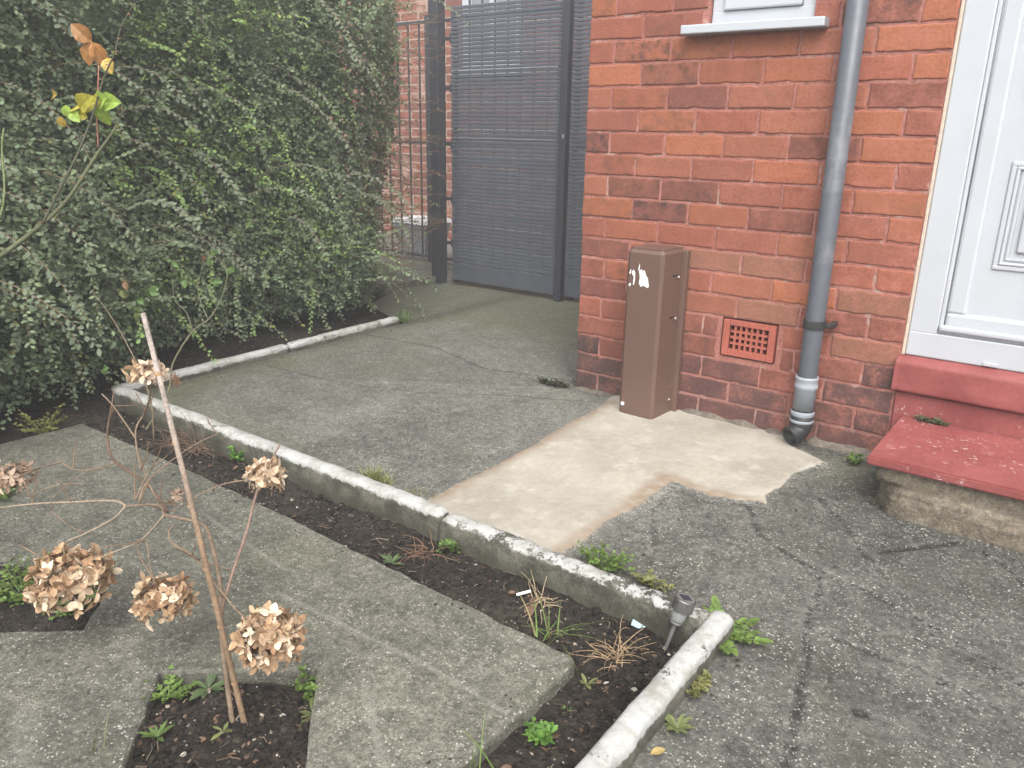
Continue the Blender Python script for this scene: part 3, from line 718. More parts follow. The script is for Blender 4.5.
# ------------------------------------------------------------------ door step
step = thing('door_step', 'worn red painted door step slab on a rough buff stone base below the white door', 'step', (1.8, -.23, 0))
m = MB(); bm = bmesh.new(); bmesh.ops.create_cube(bm, size=1)
for w in bm.verts: w.co = Vector((1.345+(w.co.x+.5)*1.0, -.470+(w.co.y+.5)*.461, .150+(w.co.z+.5)*.030))
bmesh.ops.bevel(bm, geom=bm.edges[:], offset=.006, segments=2, affect='EDGES')
m.bm(bm); m.build('tread', M_RED, step)
bm = bmesh.new(); bmesh.ops.create_cube(bm, size=1)
bmesh.ops.subdivide_edges(bm, edges=bm.edges[:], cuts=24, use_grid_fill=True)
for w in bm.verts:
    x, y, z = w.co.x+.5, w.co.y+.5, w.co.z+.5
    p = Vector((1.378+x*.955, -.446+y*.437, -.05+z*.1995))
    d = mnoise.noise(p*9)*.007+mnoise.noise(p*30)*.004+mnoise.noise(p*70)*.002
    edge = max(0, 1-min(x*.955, y*.44)/.02)
    p.y += d*(1 if y < .02 else .3)+ (.004 if z > .55 and y < .5 else -.003); p.x += d*(1 if x < .02 else .2)
    if y < .1 and z < .66: p.y -= .012
    c = math.hypot(p.x-1.378, p.y+.446)
    if c < .07 and z < .75: p.x += (.07-c)*.55; p.y += (.07-c)*.4
    if z < .98: p.z += d*.3
    w.co = p
m = MB(); m.bm(bm); m.build('stone_base', M_STONE, step, smooth=True)

# ------------------------------------------------------------------ meter box
box = thing('meter_box', 'tall brown plastic meter box with a torn white sticker against the brick wall', 'meter box', (.40, -.09, 0))
hx0, hx1, hy, zt = .323, .478, -.180, .683
def hollow_box():
    m = MB()
    ch = .012
    out = [(hx0-.002, -.034), (hx0, hy+ch), (hx0+ch, hy), (hx1-ch, hy), (hx1, hy+ch), (hx1+.010, -.034)]
    ins = [(hx0+.004, -.028), (hx0+.008, hy+ch+.006), (hx0+ch+.006, hy+.009), (hx1-ch-.006, hy+.009), (hx1-.008, hy+ch+.006), (hx1+.004, -.028)]
    n = len(out)
    lv = [(out, .0, 0), (out, zt-.018, 0), (ins, zt-.006, 0), (ins, zt, 0)]
    V = [(x, y, z) for ring, z, _ in lv for x, y in ring]
    F = [(k*n+i, k*n+(i+1) % n, (k+1)*n+(i+1) % n, (k+1)*n+i) for k in range(3) for i in range(n)]+[tuple(range(3*n, 4*n)), tuple(reversed(range(n)))]
    m.add(V, F); return m
cover = hollow_box().build('cover', M_BOX, box)
m = MB(); m.box(hx0-.030, hx1+.030, -.0335, -.006, .0, zt-.012, .004); m.build('back_flange', M_BOX, box)
for z in (.115, .40, .565):
    m = MB(); m.box(hx1-.006, hx1+.010, -.085, -.036, z-.002, z+.006, .002); m.build('fixing_lug', M_BOX, cover)
for z in (.412, .577):
    m = MB(); m.box(hx1-.004, hx1+.0088, -.100, -.064, z-.0015, z+.0025); m.build('slot_shade', M_SHADE, cover)  # dark strip painted for the shade in the fixing slits
for z in (.07, .41, .575):
    m = MB(); m.lathe([(.0, -.003), (.0055, -.003), (.0055, .001), (.004, .003), (0, .0032)], 12, M=Matrix.Translation((hx1+.0115, -.058, z-.006)) @ Matrix.Rotation(math.pi/2, 4, 'Y'))
    m.build('screw', M_SCREW, cover)
m = MB(); m.lathe([(0, 0), (.008, 0), (.008, .002), (.006, .0035), (0, .004)], 12, M=Matrix.Translation((.342, hy-.0005, .048)) @ Matrix.Rotation(math.pi/2, 4, 'X')); m.build('screw', M_STICK, cover)
m = MB(); m.lathe([(.0, 0), (.013, 0), (.012, .0012), (.004, .0006), (0, .0006)], 16, M=Matrix.Translation((.41, hy-.0002, .345)) @ Matrix.Rotation(math.pi/2, 4, 'X')); m.build('lock_disc', M_BOX, cover)
m = MB()
def torn(pts):
    q = densify([(.338+(x-.254)*1.1, .535+(z-.56)*1.2) for x, z in pts], .003); q = [(x+random.uniform(-.0012, .0012), hy-.0004, z+random.uniform(-.0015, .0015)) for x, z in q]; m.extrude(q, (0, -.0008, 0))
torn([(.292, .610), (.300, .618), (.306, .612), (.313, .616), (.318, .60), (.326, .592), (.333, .565), (.328, .560), (.315, .566), (.300, .562), (.294, .57), (.296, .59)])
torn([(.262, .606), (.270, .612), (.276, .606), (.277, .585), (.274, .565), (.270, .563), (.271, .59), (.266, .598)])
torn([(.288, .612), (.291, .634), (.293, .634), (.292, .612)]); torn([(.254, .600), (.257, .614), (.261, .611), (.258, .598)]); torn([(.252, .560), (.257, .569), (.262, .566), (.259, .557)])
m.build('sticker', M_STICK, cover)

# ------------------------------------------------------------------ downpipe
dp = thing('downpipe', 'grey plastic rainwater downpipe with a black bracket and black open foot by the door', 'downpipe', (1.025, -.062, 0))
px, py, R0 = 1.025, -.062, .034
m = MB(); m.lathe([(R0, .20), (R0, 2.60), (R0-.003, 2.60)], 32, M=Matrix.Translation((px, py, 0))); m.build('pipe', M_PIPE, dp, smooth=True)
m = MB(); m.lathe([(R0+.001, .272), (R0+.0065, .272), (R0+.0065, .262), (R0+.005, .259), (R0+.0055, .243), (R0+.007, .240), (R0+.007, .228), (R0+.004, .225), (R0+.003, .145), (R0-.002, .145)], 32, M=Matrix.Translation((px, py, 0))); m.build('collar', M_PIPEL, dp, smooth=True)
m = MB(); m.lathe([(R0+.0065, .142), (R0+.0085, .138), (R0+.0085, .130), (R0+.0065, .123)], 32, M=Matrix.Translation((px, py, 0)))
m.lathe([(R0+.0067, .108), (R0+.0085, .106), (R0+.0085, .101), (R0+.0067, .097)], 32, M=Matrix.Translation((px, py, 0)), m=1); 
def tubeface(a, b, r): m.tube([a, b], r, 32, smooth=0)
sh = MB(); sh.lathe([(R0-.001, .143), (R0+.006, .143), (R0+.006, .085)], 32, M=Matrix.Translation((px, py, 0)))
# curved shoe swung towards the patch, with an open dark mouth
P = [(px, py, .086), (px, py-.002, .072), (px-.006, py-.016, .058), (px-.018, py-.040, .047)]
sh.tube(P, [R0+.006, R0+.004, R0+.002, R0+.001], 32, cap=False)
d = (Vector(P[-1])-Vector(P[-2])).normalized(); Mq = Matrix.Translation(P[-1]) @ d.to_track_quat('Z', 'Y').to_matrix().to_4x4()
sh.lathe([(R0+.001, -.002), (R0+.004, 0), (R0+.004, .008), (R0-.002, .008), (R0-.003, -.03), (0, -.034)], 32, M=Mq)
shoe = sh.build('shoe', M_PIPEB, dp, smooth=True)
m.build('ring', [M_PIPEL, M_PIPEL], dp, smooth=True)
m = MB(); m.lathe([(R0+.0005, .481), (R0+.005, .481), (R0+.005, .452), (R0+.0005, .452)], 32, M=Matrix.Translation((px, py, 0)))
m.box(px+.030, px+.060, py-.006, py+.014, .458, .472, .003); m.box(px+.048, px+.064, py+.010, -.003, .455, .476, .003); m.box(px-.02, px+.02, py+.030, -.003, .455, .478, .003); m.build('bracket', M_PIPEB, dp, smooth=False)

# ------------------------------------------------------------------ gate, post, railing, neighbour, bin
gate = thing('gate', 'grey metal gate with horizontal slat screening and a solid kick board at the path end', 'gate', (-1.63, 1.55, 0))
gx0, gx1, gy = -2.075, -1.170, 1.55
m = MB(); m.box(gx0, gx0+.03, gy+.012, gy+.042, .06, 1.86, .003); m.box(gx1-.03, gx1, gy+.012, gy+.042, .06, 1.86, .003)
for z in (.10, 1.83): m.box(gx0+.031, gx1-.031, gy+.014, gy+.040, z-.012, z+.012, .003)
m.build('frame', M_GATE, gate)
for i in range(1, 8):
    x = gx0+.015+(gx1-gx0-.03)*i/8; m = MB(); m.tube([(x, gy+.046, .09), (x, gy+.046, 1.95)], .007, 8, smooth=0); m.lathe([(0, 1.985), (.010, 1.975), (.013, 1.963), (.009, 1.950), (.0072, 1.949)], 10, M=Matrix.Translation((x, gy+.046, 0))); m.build('bar', M_GATED, gate)
def slats(x0, x1, y, z0, z1):
    m = MB(); z = z0; k = 0
    while z < z1:
        hs_ = .0238 if z < 1.04 else .0226
        sag = random.uniform(-.0012, .0012); a = random.uniform(-.0006, .0006)
        V = []
        for x in np.linspace(x0, x1, 7):
            w = math.sin((x-x0)/(x1-x0)*math.pi)*sag+random.uniform(-.0004, .0004)
            V += [(x, y+.002, z+w), (x, y-.0005, z+w+.002), (x, y-.0010, z+w+.011), (x, y-.0005, z+w+hs_-.0022), (x, y+.002, z+w+hs_)]
        m.add(V, [(i*5+j, (i+1)*5+j, (i+1)*5+j+1, i*5+j+1) for i in range(6) for j in range(4)]+[(i*5, i*5+4, (i+1)*5+4, (i+1)*5) for i in range(6)]); z += .0255; k += 1
    for x in np.linspace(x0+.1, x1-.1, 4): m.tube([(x, y+.006, z0), (x, y+.006, z1)], .0022, 6, smooth=0)
    return m
scr = slats(gx0-.005, gx1+.006, gy, .165, 1.885).build('slat_screen', M_GATE, gate)
for z in (1.045, 1.49):
    m = MB(); m.box(gx0+.01, gx1-.02, gy-.0045, gy-.0025, z, z+.004); m.build('seam', M_PIPEL, gate)
m = MB(); m.box(gx0, gx1, gy-.004, gy+.008, .035, .160, .003); m.build('kick_board', M_GATE, gate)
m = MB(); m.box(gx1+.014, gx1+.068, gy-.022, gy+.03, .004, 1.95, .004); stile = m.build('stile', M_GATED, gate)
m = MB(); m.box(gx1+.045, gx1+.058, gy-.030, gy-.005, 1.06, 1.085, .002); m.build('latch', M_SCREW, stile)
for z in (.30, .62, 1.0, 1.38, 1.70):
    m = MB(); m.lathe([(0, z-.03), (.011, z-.03), (.011, z+.03), (0, z+.03)], 10, M=Matrix.Translation((gx0-.022, gy+.022, 0))); m.box(gx0-.082, gx0-.004, gy+.016, gy+.028, z-.012, z+.012, .002); m.build('hinge', M_GATED, gate)
sp_ = thing('side_screen', 'narrow fixed slat panel between the gate and the corner of the house', 'screen panel', (-.6, 1.60, 0))
slats(-1.118, -.01, 1.585, .165, 1.91).build('slat_screen', M_GATE, sp_)
m = MB(); m.box(-1.118, -.01, 1.583, 1.595, .03, .160, .003); m.build('kick_board', M_GATE, sp_)
m = MB()
for x in (-1.09, -.04): m.box(x-.012, x+.018, 1.616, 1.646, -.01, 1.93, .003)
m.box(-1.10, -.01, 1.647, 1.665, 1.0, 1.03, .003); m.build('frame', M_GATED, sp_)
post = thing('gate_post', 'square black steel gate post wrapped by thin hedge twigs', 'post', (-2.19, 1.54, 0))
m = MB(); m.box(-2.240, -2.155, 1.495, 1.580, -.03, 2.55, .006); m.build('post', M_GATED, post)
m = MB(); m.box(-2.247, -2.148, 1.488, 1.587, 2.551, 2.565, .004); m.build('cap', M_GATED, post)
rail = thing('railing', 'black iron railing with thin upright bars between the hedge and the gate post', 'railing', (-3.2, 2.0, .05))
for i in range(9):
    x = -2.80-.118*i; m = MB(); m.tube([(x, 2.0, .07), (x, 2.0, 1.90)], .008, 8, smooth=0); m.build('bar', M_GATED, rail)
for z in (.09, 1.0, 1.885): m = MB(); m.box(-3.9, -2.33, 1.982, 2.018, z-.010, z+.010, .002); m.build('rail', M_GATED, rail)
m = MB(); m.box(-2.72, -2.675, 1.975, 2.022, .04, 1.93, .003); m.build('end_post', M_GATED, rail)
nb = thing('neighbour_house', 'pale worn brick house with a white window seen through the gate screening', 'house', (-2, 3.6, 0))
m = MB(); m.box(-7, -3.54, 3.4, 3.6, -.1, 4.5); m.box(-3.54, -2.82, 3.4, 3.6, -.1, 1.66); m.box(-3.54, -2.82, 3.4, 3.6, 2.7, 4.5); m.box(-2.82, -.01, 3.4, 3.6, -.1, 4.5); wall_n = m.build('wall', M_FARBRICK, nb)
m = MB(); frame(m, -3.537, -2.823, 1.663, 2.697, .075, 3.385, 3.50, .006); m.box(-3.21, -3.15, 3.388, 3.49, 1.74, 2.62, .004); nw = m.build('window', M_UPVC, nb)
m = MB(); m.box(-3.46, -2.90, 3.44, 3.45, 1.74, 2.62); m.build('pane', M_GLASS, nw)
m = MB(); m.box(-3.62, -2.75, 3.33, 3.43, 1.60, 1.658, .006); m.build('sill', M_UPVC, nw)
binn = thing('bin', 'small grey plastic bin with a pale lid standing behind the iron railing', 'bin', (-3.2, 2.42, 0))
def taper(m, cx, cy, w0, d0, w1, d1, z0, z1):
    V = [(cx+sx*w/2, cy+sy*d/2, z) for z, w, d in ((z0, w0, d0), (z1, w1, d1)) for sx, sy in ((-1, -1), (1, -1), (1, 1), (-1, 1))]
    m.add(V, [(3, 2, 1, 0), (4, 5, 6, 7), (0, 1, 5, 4), (1, 2, 6, 5), (2, 3, 7, 6), (3, 0, 4, 7)])
m = MB(); taper(m, -3.20, 2.42, .30, .26, .38, .32, -.012, .265); taper(m, -3.20, 2.42, .40, .34, .40, .34, .266, .298); m.build('body', M_BIN, binn)
m = MB(); taper(m, -3.20, 2.42, .42, .36, .40, .34, .302, .335); taper(m, -3.20, 2.42, .22, .14, .20, .12, .336, .355); m.build('lid', M_BINL, binn)
CANE = [(0.632, -2.194, -0.036), (0.379, -2.161, 0.766)]
STEMS = [([(0.612, -2.209, -0.051), (0.553, -2.177, 0.128), (0.525, -2.152, 0.232), (0.485, -2.14, 0.327), (0.462, -2.145, 0.346), (0.433, -2.16, 0.352), (0.397, -2.18, 0.357)], 0.0065, 0.004), ([(0.397, -2.18, 0.357), (0.356, -2.169, 0.362), (0.277, -2.196, 0.346)], 0.004, 0.0035), ([(0.277, -2.196, 0.346), (0.208, -2.189, 0.334), (0.092, -2.224, 0.309), (-0.027, -2.26, 0.281), (-0.151, -2.304, 0.247)], 0.0032, 0.0022), ([(0.277, -2.196, 0.346), (0.239, -2.209, 0.309), (0.176, -2.243, 0.267), (0.123, -2.267, 0.232), (0.122, -2.263, 0.168)], 0.003, 0.002), ([(0.397, -2.18, 0.357), (0.318, -2.195, 0.28), (0.221, -2.215, 0.224), (0.135, -2.225, 0.175)], 0.0028, 0.002), ([(0.611, -2.192, 0.026), (0.55, -2.172, 0.163), (0.539, -2.141, 0.232), (0.54, -2.093, 0.326), (0.534, -2.058, 0.397), (0.534, -2.029, 0.442), (0.54, -1.995, 0.489)], 0.0048, 0.0022), ([(0.576, -2.152, 0.193), (0.52, -2.161, 0.239), (0.466, -2.17, 0.287), (0.423, -2.183, 0.3), (0.403, -2.178, 0.32), (0.401, -2.162, 0.331)], 0.0026, 0.002), ([(0.422, -2.183, 0.304), (0.481, -2.163, 0.277), (0.54, -2.136, 0.266)], 0.0022, 0.0018), ([(0.576, -2.152, 0.193), (0.627, -2.159, 0.194), (0.682, -2.163, 0.197)], 0.0026, 0.002), ([(0.131, -2.146, 0.446), (0.183, -2.165, 0.417), (0.273, -2.155, 0.389), (0.34, -2.158, 0.371), (0.393, -2.169, 0.358)], 0.0038, 0.0036), ([(0.132, -2.144, 0.548), (0.176, -2.145, 0.531), (0.245, -2.142, 0.474), (0.272, -2.154, 0.457), (0.324, -2.165, 0.399), (0.362, -2.172, 0.377)], 0.0018, 0.0024), ([(0.281, -2.129, 0.537), (0.278, -2.151, 0.511), (0.289, -2.163, 0.48), (0.315, -2.173, 0.43)], 0.0026, 0.0022), ([(0.362, -2.151, 0.628), (0.323, -2.142, 0.575), (0.277, -2.137, 0.525)], 0.0022, 0.0024), ([(0.135, -2.128, 0.517), (0.132, -2.141, 0.473), (0.131, -2.147, 0.442)], 0.003, 0.0036), ([(-0.04, -2.179, 0.354), (0.018, -2.18, 0.352), (0.082, -2.171, 0.365), (0.155, -2.149, 0.394)], 0.0026, 0.0022), ([(-0.275, -2.198, 0.253), (-0.153, -2.183, 0.309), (-0.04, -2.179, 0.354)], 0.0022, 0.0026), ([(0.4, -2.164, 0.359), (0.415, -2.143, 0.373), (0.457, -2.094, 0.407), (0.505, -2.049, 0.42)], 0.0024, 0.0018), ([(0.334, -2.196, 0.37), (0.318, -2.171, 0.397), (0.322, -2.13, 0.424), (0.346, -2.072, 0.46), (0.365, -2.025, 0.477)], 0.0026, 0.0014), ([(0.317, -2.195, 0.371), (0.316, -2.155, 0.424), (0.326, -2.118, 0.448)], 0.002, 0.0014), ([(0.367, -2.194, 0.18), (0.327, -2.203, 0.24), (0.314, -2.202, 0.275), (0.33, -2.19, 0.28), (0.348, -2.198, 0.231), (0.366, -2.202, 0.195)], 0.0018, 0.0018), ([(-0.031, -2.26, 0.297), (0.014, -2.228, 0.326), (0.082, -2.186, 0.338)], 0.0018, 0.0012), ([(0.104, -2.213, 0.23), (0.077, -2.244, 0.268), (0.07, -2.255, 0.319), (0.14, -2.201, 0.391)], 0.002, 0.0012), ([(-0.181, -2.247, 0.118), (-0.11, -2.224, 0.091), (-0.057, -2.212, 0.072)], 0.0022, 0.0018)]
HEADS = [((0.131, -2.267, 0.143), 0.101, 0.086, 190, 0), ((0.377, -2.195, 0.16), 0.071, 0.058, 110, 0), ((0.676, -2.152, 0.17), 0.071, 0.078, 200, 0), ((0.531, -2.026, 0.427), 0.041, 0.041, 70, 1), ((0.353, -2.153, 0.639), 0.045, 0.022, 34, 1), ((-0.281, -2.203, 0.252), 0.078, 0.063, 110, 2), ((0.409, -2.157, 0.392), 0.02, 0.016, 14, 2), ((0.381, -2.112, 0.622), 0.022, 0.028, 30, 3)]
ROSE = [([(-0.342, -2.178, 0.756), (-0.312, -2.114, 0.806), (-0.272, -2.036, 0.872), (-0.251, -1.975, 0.932), (-0.237, -1.905, 1.026), (-0.228, -1.851, 1.093), (-0.239, -1.818, 1.141)], 0.006, 0.0022), ([(-0.268, -2.038, 0.873), (-0.265, -1.997, 0.937), (-0.256, -1.939, 1.031), (-0.255, -1.89, 1.12), (-0.262, -1.847, 1.208), (-0.262, -1.808, 1.275), (-0.273, -1.778, 1.336), (-0.269, -1.742, 1.388)], 0.0045, 0.0018), ([(-0.291, -1.867, 1.048), (-0.307, -1.853, 1.113), (-0.319, -1.835, 1.181), (-0.334, -1.813, 1.263)], 0.002, 0.0016)]
ROSEL = [((-0.305, -1.892, 1.141), 0.05, 0), ((-0.263, -1.857, 1.154), 0.048, 1), ((-0.34, -1.897, 1.131), 0.03, 1), ((-0.334, -1.825, 1.3), 0.045, 2), ((-0.296, -1.812, 1.262), 0.035, 3), ((-0.379, -1.909, 1.172), 0.028, 3), ((-0.356, -1.901, 1.148), 0.028, 1), ((-0.362, -1.917, 1.121), 0.024, 3), ((-0.305, -1.876, 1.118), 0.03, 0), ((-0.302, -1.848, 1.18), 0.03, 0)]
ROSE2 = [([(-1.059, -1.338, 0.096), (-1.074, -1.295, 0.203), (-1.045, -1.212, 0.323), (-1.009, -1.153, 0.371), (-0.995, -1.094, 0.461), (-1.007, -1.053, 0.551)], 0.005, 0.002), ([(-1.015, -1.159, 0.367), (-1.061, -1.157, 0.437), (-1.086, -1.143, 0.497), (-1.09, -1.104, 0.58)], 0.003, 0.0016), ([(-1.045, -1.212, 0.323), (-1.091, -1.205, 0.392), (-1.145, -1.215, 0.435), (-1.179, -1.198, 0.509)], 0.0028, 0.0016), ([(-0.925, -1.484, 0.138), (-1.035, -1.479, 0.302), (-1.145, -1.487, 0.431), (-1.232, -1.5, 0.506)], 0.003, 0.0014)]
R2L = [((-1.194, -1.288, 0.476), 0.05, 1), ((-1.234, -1.378, 0.488), 0.05, 0), ((-1.191, -1.333, 0.455), 0.045, 1), ((-1.184, -1.174, 0.578), 0.04, 1), ((-1.092, -1.096, 0.603), 0.035, 3), ((-1.008, -1.052, 0.559), 0.04, 1), ((-1.083, -1.561, 0.241), 0.035, 1), ((-1.231, -1.364, 0.518), 0.04, 3), ((-1.041, -1.094, 0.512), 0.04, 1), ((-1.137, -1.167, 0.51), 0.045, 1)]
TWIG = [(-0.433, -2.055, 0.906), (-0.462, -2.025, 1.038), (-0.469, -2.009, 1.09)]
SOLAR = [(1.176, -1.46, -0.03), (1.183, -1.408, 0.089)]
W = {'dandelion': (1.259, -1.39, 0.0), 'kerbfoot': (1.298, -1.576, 0.0), 'kerbfoot2': (1.321, -1.722, 0.0), 'fern': (0.905, -1.295, 0.0), 'fern2': (1.049, -1.291, 0.0), 'grassback': (0.006, -1.257, 0.0), 'grassfar': (-1.464, 0.402, 0.0), 'weedsoil': (0.547, -1.401, -0.03), 'weedsoil2': (0.415, -1.574, -0.03), 'bright': (-0.505, -1.388, -0.03), 'tuft': (0.94, -1.587, -0.03), 'parsley': (1.078, -1.845, -0.03), 'small1': (1.059, -1.688, -0.03), 'small2': (1.059, -1.756, -0.03), 'hole1': (0.408, -2.25, -0.04), 'hole1b': (0.423, -2.198, -0.04), 'hole2': (0.567, -2.001, -0.04), 'hole3': (0.686, -2.115, -0.04), 'hole4': (0.448, -2.311, -0.04), 'blades': (1.059, -1.992, -0.03), 'left1': (-0.679, -2.097, -0.03), 'left2': (-0.138, -2.294, -0.03), 'wallfoot': (1.236, -0.077, 0.0), 'yellow': (1.359, -1.749, 0.0), 'twigs1': (1.105, -1.529, -0.03), 'twigs2': (0.845, -1.462, -0.03), 'twigs3': (0.453, -1.454, -0.03), 'twigs4': (-0.722, -1.407, -0.03), 'butt': (0.796, -1.489, -0.03), 'blue': (1.092, -1.418, -0.03), 'leafbits': (0.841, -1.521, -0.03), 'pebble': (0.337, -1.291, 0.0), 'w9': (0.556, -2.423, 0.0), 'w10': (0.044, -1.346, 0.0)}
# ------------------------------------------------------------------ hedge
hedge = thing('hedge', 'dense overgrown evergreen hedge with small grey green leaves along the left side', 'hedge', (-2.0, -.8, 0))
def face_x(y, z):
    """where the hedge's face stands"""
    b = -1.62-.09*(y+1.2)+.30*np.clip((-.9-y)/.7, 0, 1)*np.clip((1.3-z)/.6, .25, 1)
    bul = .10*np.sin((y*2.1)+.6)+.07*np.sin(y*4.7+z*3.0)+.06*np.sin(z*4.0+1.0+y)
    low = -(.08+.15*np.clip((y+1.1)/.6, 0, 1))*np.clip((.45-z)/.45, 0, 1)**1.4
    far = -.55*np.clip((y-.35)/.75, 0, 1)**1.5
    return b+bul*.8+low+far+.10*np.clip((z-.5), 0, .5)
HB = (-3.4, 1.08)      # along y
S_ = 5200
sy_ = rng.uniform(HB[0], HB[1], S_); sz_ = rng.uniform(.10, 2.15, S_)**1.0
keep_s = ~((sy_ < -2.35) & (rng.random(S_) < .5)); sy_, sz_ = sy_[keep_s], sz_[keep_s]; S_ = len(sy_)
depth_s = np.abs(rng.normal(0, .13, S_))+.02
fxs = face_x(sy_, sz_)-depth_s
foliage = MB(); stems = MB(); bright = (fbm(sy_*1.0, sz_*1.0, 91, 3, 2.2))
cent = [(-.95, .95, .22), (-.60, 1.02, .24), (-.25, .82, .26), (-.75, 1.50, .22), (-.35, 1.62, .2), (-.1, .55, .22), (-1.0, .45, .15), (.1, 1.3, .16)]
P_, D_, N_, L_, W_, C_ = [], [], [], [], [], []
GREY = np.array((.178, .230, .135)); SHADEG = np.array((.165, .210, .118)); BRT = np.array((.215, .32, .105)); YEL = np.array((.28, .28, .08)); OLIVE = np.array((.18, .175, .085))
for i in range(S_):
    y, z, x = sy_[i], sz_[i], fxs[i]; dd = depth_s[i]
    bw = max(math.exp(-((y-a)**2+(z-b)**2)/(r*r)) for a, b, r in cent)
    isb = random.random() < min(.95, bw*1.3)
    thin = np.clip((y-.25)/.6, 0, 1)
    if random.random() < thin*.5: continue
    ln = random.uniform(.08, .24) if not isb else random.uniform(.08, .18)
    longshoot = random.random() < .05
    if longshoot: ln = random.uniform(.35, .60)
    out = np.array([random.uniform(.35, 1.2), random.uniform(-1., 1.), random.uniform(-.2, .8)]); out /= np.linalg.norm(out)
    droop = random.uniform(-.1, 1.5)
    pts = []; p = np.array([x, y, z])-out*.05; d = out.copy(); step = ln/8
    for k in range(9):
        pts.append(p.copy()); d = d+np.array([0, 0, -1])*droop*.17+rng.normal(size=3)*.06; d /= np.linalg.norm(d); p = p+d*step
    pts = np.array(pts)
    if pts[:, 2].min() < .02: pts[:, 2] += max(0, .03-pts[:, 2].min())
    stems.tube([tuple(q) for q in pts[::2]], [.0016, .0008], 4, c=(.13, .095, .06, 1), cap=False, smooth=0)
    nl = int(ln/.0135)
    t = np.linspace(.08, 1, nl); idx = t*8; i0 = np.minimum(idx.astype(int), 7); fr = (idx-i0)[:, None]
    pp = pts[i0]*(1-fr)+pts[i0+1]*fr; tn = pts[i0+1]-pts[i0]; tn /= np.linalg.norm(tn, axis=1, keepdims=True)
    side = np.cross(tn, np.array([.2, 0, 1.0])); side /= np.linalg.norm(side, axis=1, keepdims=True)+1e-9
    sg = np.where(np.arange(nl) % 2 == 0, 1, -1)[:, None]
    dr = side*sg*rng.uniform(.5, 1.1, (nl, 1))+tn*rng.uniform(.3, .9, (nl, 1))+rng.normal(size=(nl, 3))*.28
    nn = np.array([.60, -.45, .65])+rng.normal(size=(nl, 3))*.42
    sz = rng.uniform(.014, .026, nl)*(1-.12*thin)*(1.0 if not isb else .92)
    base = BRT if isb else (GREY if dd < .14 else SHADEG)  # darker green by depth: shade within the hedge put into the leaf colour
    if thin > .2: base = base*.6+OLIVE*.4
    cc = base*rng.uniform(.72, 1.30, (nl, 1))*np.array([1, 1, 1])+rng.normal(size=(nl, 3))*.006
    if not isb: cc = cc*(1+.35*(random.random()-.5))
    yl = rng.random(nl) < .012; cc[yl] = YEL*rng.uniform(.7, 1.2, (yl.sum(), 1))
    P_.append(pp); D_.append(dr); N_.append(nn); L_.append(sz); W_.append(sz*rng.uniform(.56, .74, nl)); C_.append(np.clip(cc, .01, 1))
# single leaves filling the face between the shoots
K = 42000
y = rng.uniform(HB[0], HB[1]-.05, K); z = rng.uniform(.06, 2.1, K); x = face_x(y, z)-np.abs(rng.normal(.05, .09, K))
P_.append(np.stack([x, y, z], 1)); D_.append(rand_dirs(K)+np.array([.2, .1, -.5])); N_.append(rng.normal(size=(K, 3))*.45+np.array([.65, -.45, .55]))
l = rng.uniform(.014, .027, K); L_.append(l); W_.append(l*.66); C_.append((GREY*.6+SHADEG*.4)*rng.uniform(.65, 1.25, (K, 1)))
# deeper leaves that close the hedge, its inner shade put into their green
K = 15000
y = rng.uniform(HB[0], HB[1]-.10, K); z = rng.uniform(.03, 2.1, K); x = face_x(y, z)-rng.uniform(.16, .55, K)
P_.append(np.stack([x, y, z], 1)); D_.append(rand_dirs(K)*.6+np.array([.2, 0, -.5])); N_.append(rng.normal(size=(K, 3))*.6+np.array([.7, -.3, .6]))
l = rng.uniform(.025, .045, K); L_.append(l); W_.append(l*.62); C_.append(SHADEG*rng.uniform(.6, 1.2, (K, 1)))
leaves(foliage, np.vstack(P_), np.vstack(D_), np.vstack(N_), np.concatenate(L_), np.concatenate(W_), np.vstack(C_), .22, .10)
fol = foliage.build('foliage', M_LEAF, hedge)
stems.build('shoots', M_BARK, hedge)
# inner woody frame: trunks with limbs, and a bushy core coloured dark for the shade inside
br = MB()
for k in range(16):
    y = -3.2+k*.27+random.uniform(-.08, .08); x0 = -2.15-.09*(y+1.2)+random.uniform(-.08, .1); zz = -.04
    p0 = (x0, y, zz); hgt = random.uniform(1.4, 1.9)
    br.tube([p0, (x0+random.uniform(-.1, .1), y+random.uniform(-.1, .1), hgt*.5), (x0+random.uniform(-.15, .15), y+random.uniform(-.2, .2), hgt)], [.026, .018, .006], 7, c=(.075, .058, .042, 1))
    for q in range(7):
        z1 = random.uniform(.1, 1.2); br.tube([(x0, y, z1), (x0+random.uniform(.1, .25), y+random.uniform(-.2, .2), z1+random.uniform(.0, .25)), (x0+random.uniform(.3, .5), y+random.uniform(-.35, .35), z1+random.uniform(-.1, .4))], [.009, .006, .002], 5, c=(.085, .065, .045, 1))
br.build('branches', M_BARK, hedge)
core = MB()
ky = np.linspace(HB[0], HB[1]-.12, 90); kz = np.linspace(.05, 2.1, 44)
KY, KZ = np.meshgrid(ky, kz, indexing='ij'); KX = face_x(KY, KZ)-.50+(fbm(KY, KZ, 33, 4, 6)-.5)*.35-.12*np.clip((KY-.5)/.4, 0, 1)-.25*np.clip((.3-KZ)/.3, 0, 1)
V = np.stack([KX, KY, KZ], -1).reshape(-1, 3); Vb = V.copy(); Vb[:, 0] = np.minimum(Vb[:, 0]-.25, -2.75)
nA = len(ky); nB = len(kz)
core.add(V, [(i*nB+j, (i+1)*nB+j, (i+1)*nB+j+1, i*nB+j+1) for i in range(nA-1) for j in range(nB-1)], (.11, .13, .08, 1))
core.add(Vb, [(i*nB+j, i*nB+j+1, (i+1)*nB+j+1, (i+1)*nB+j) for i in range(nA-1) for j in range(nB-1)], (.11, .13, .08, 1))
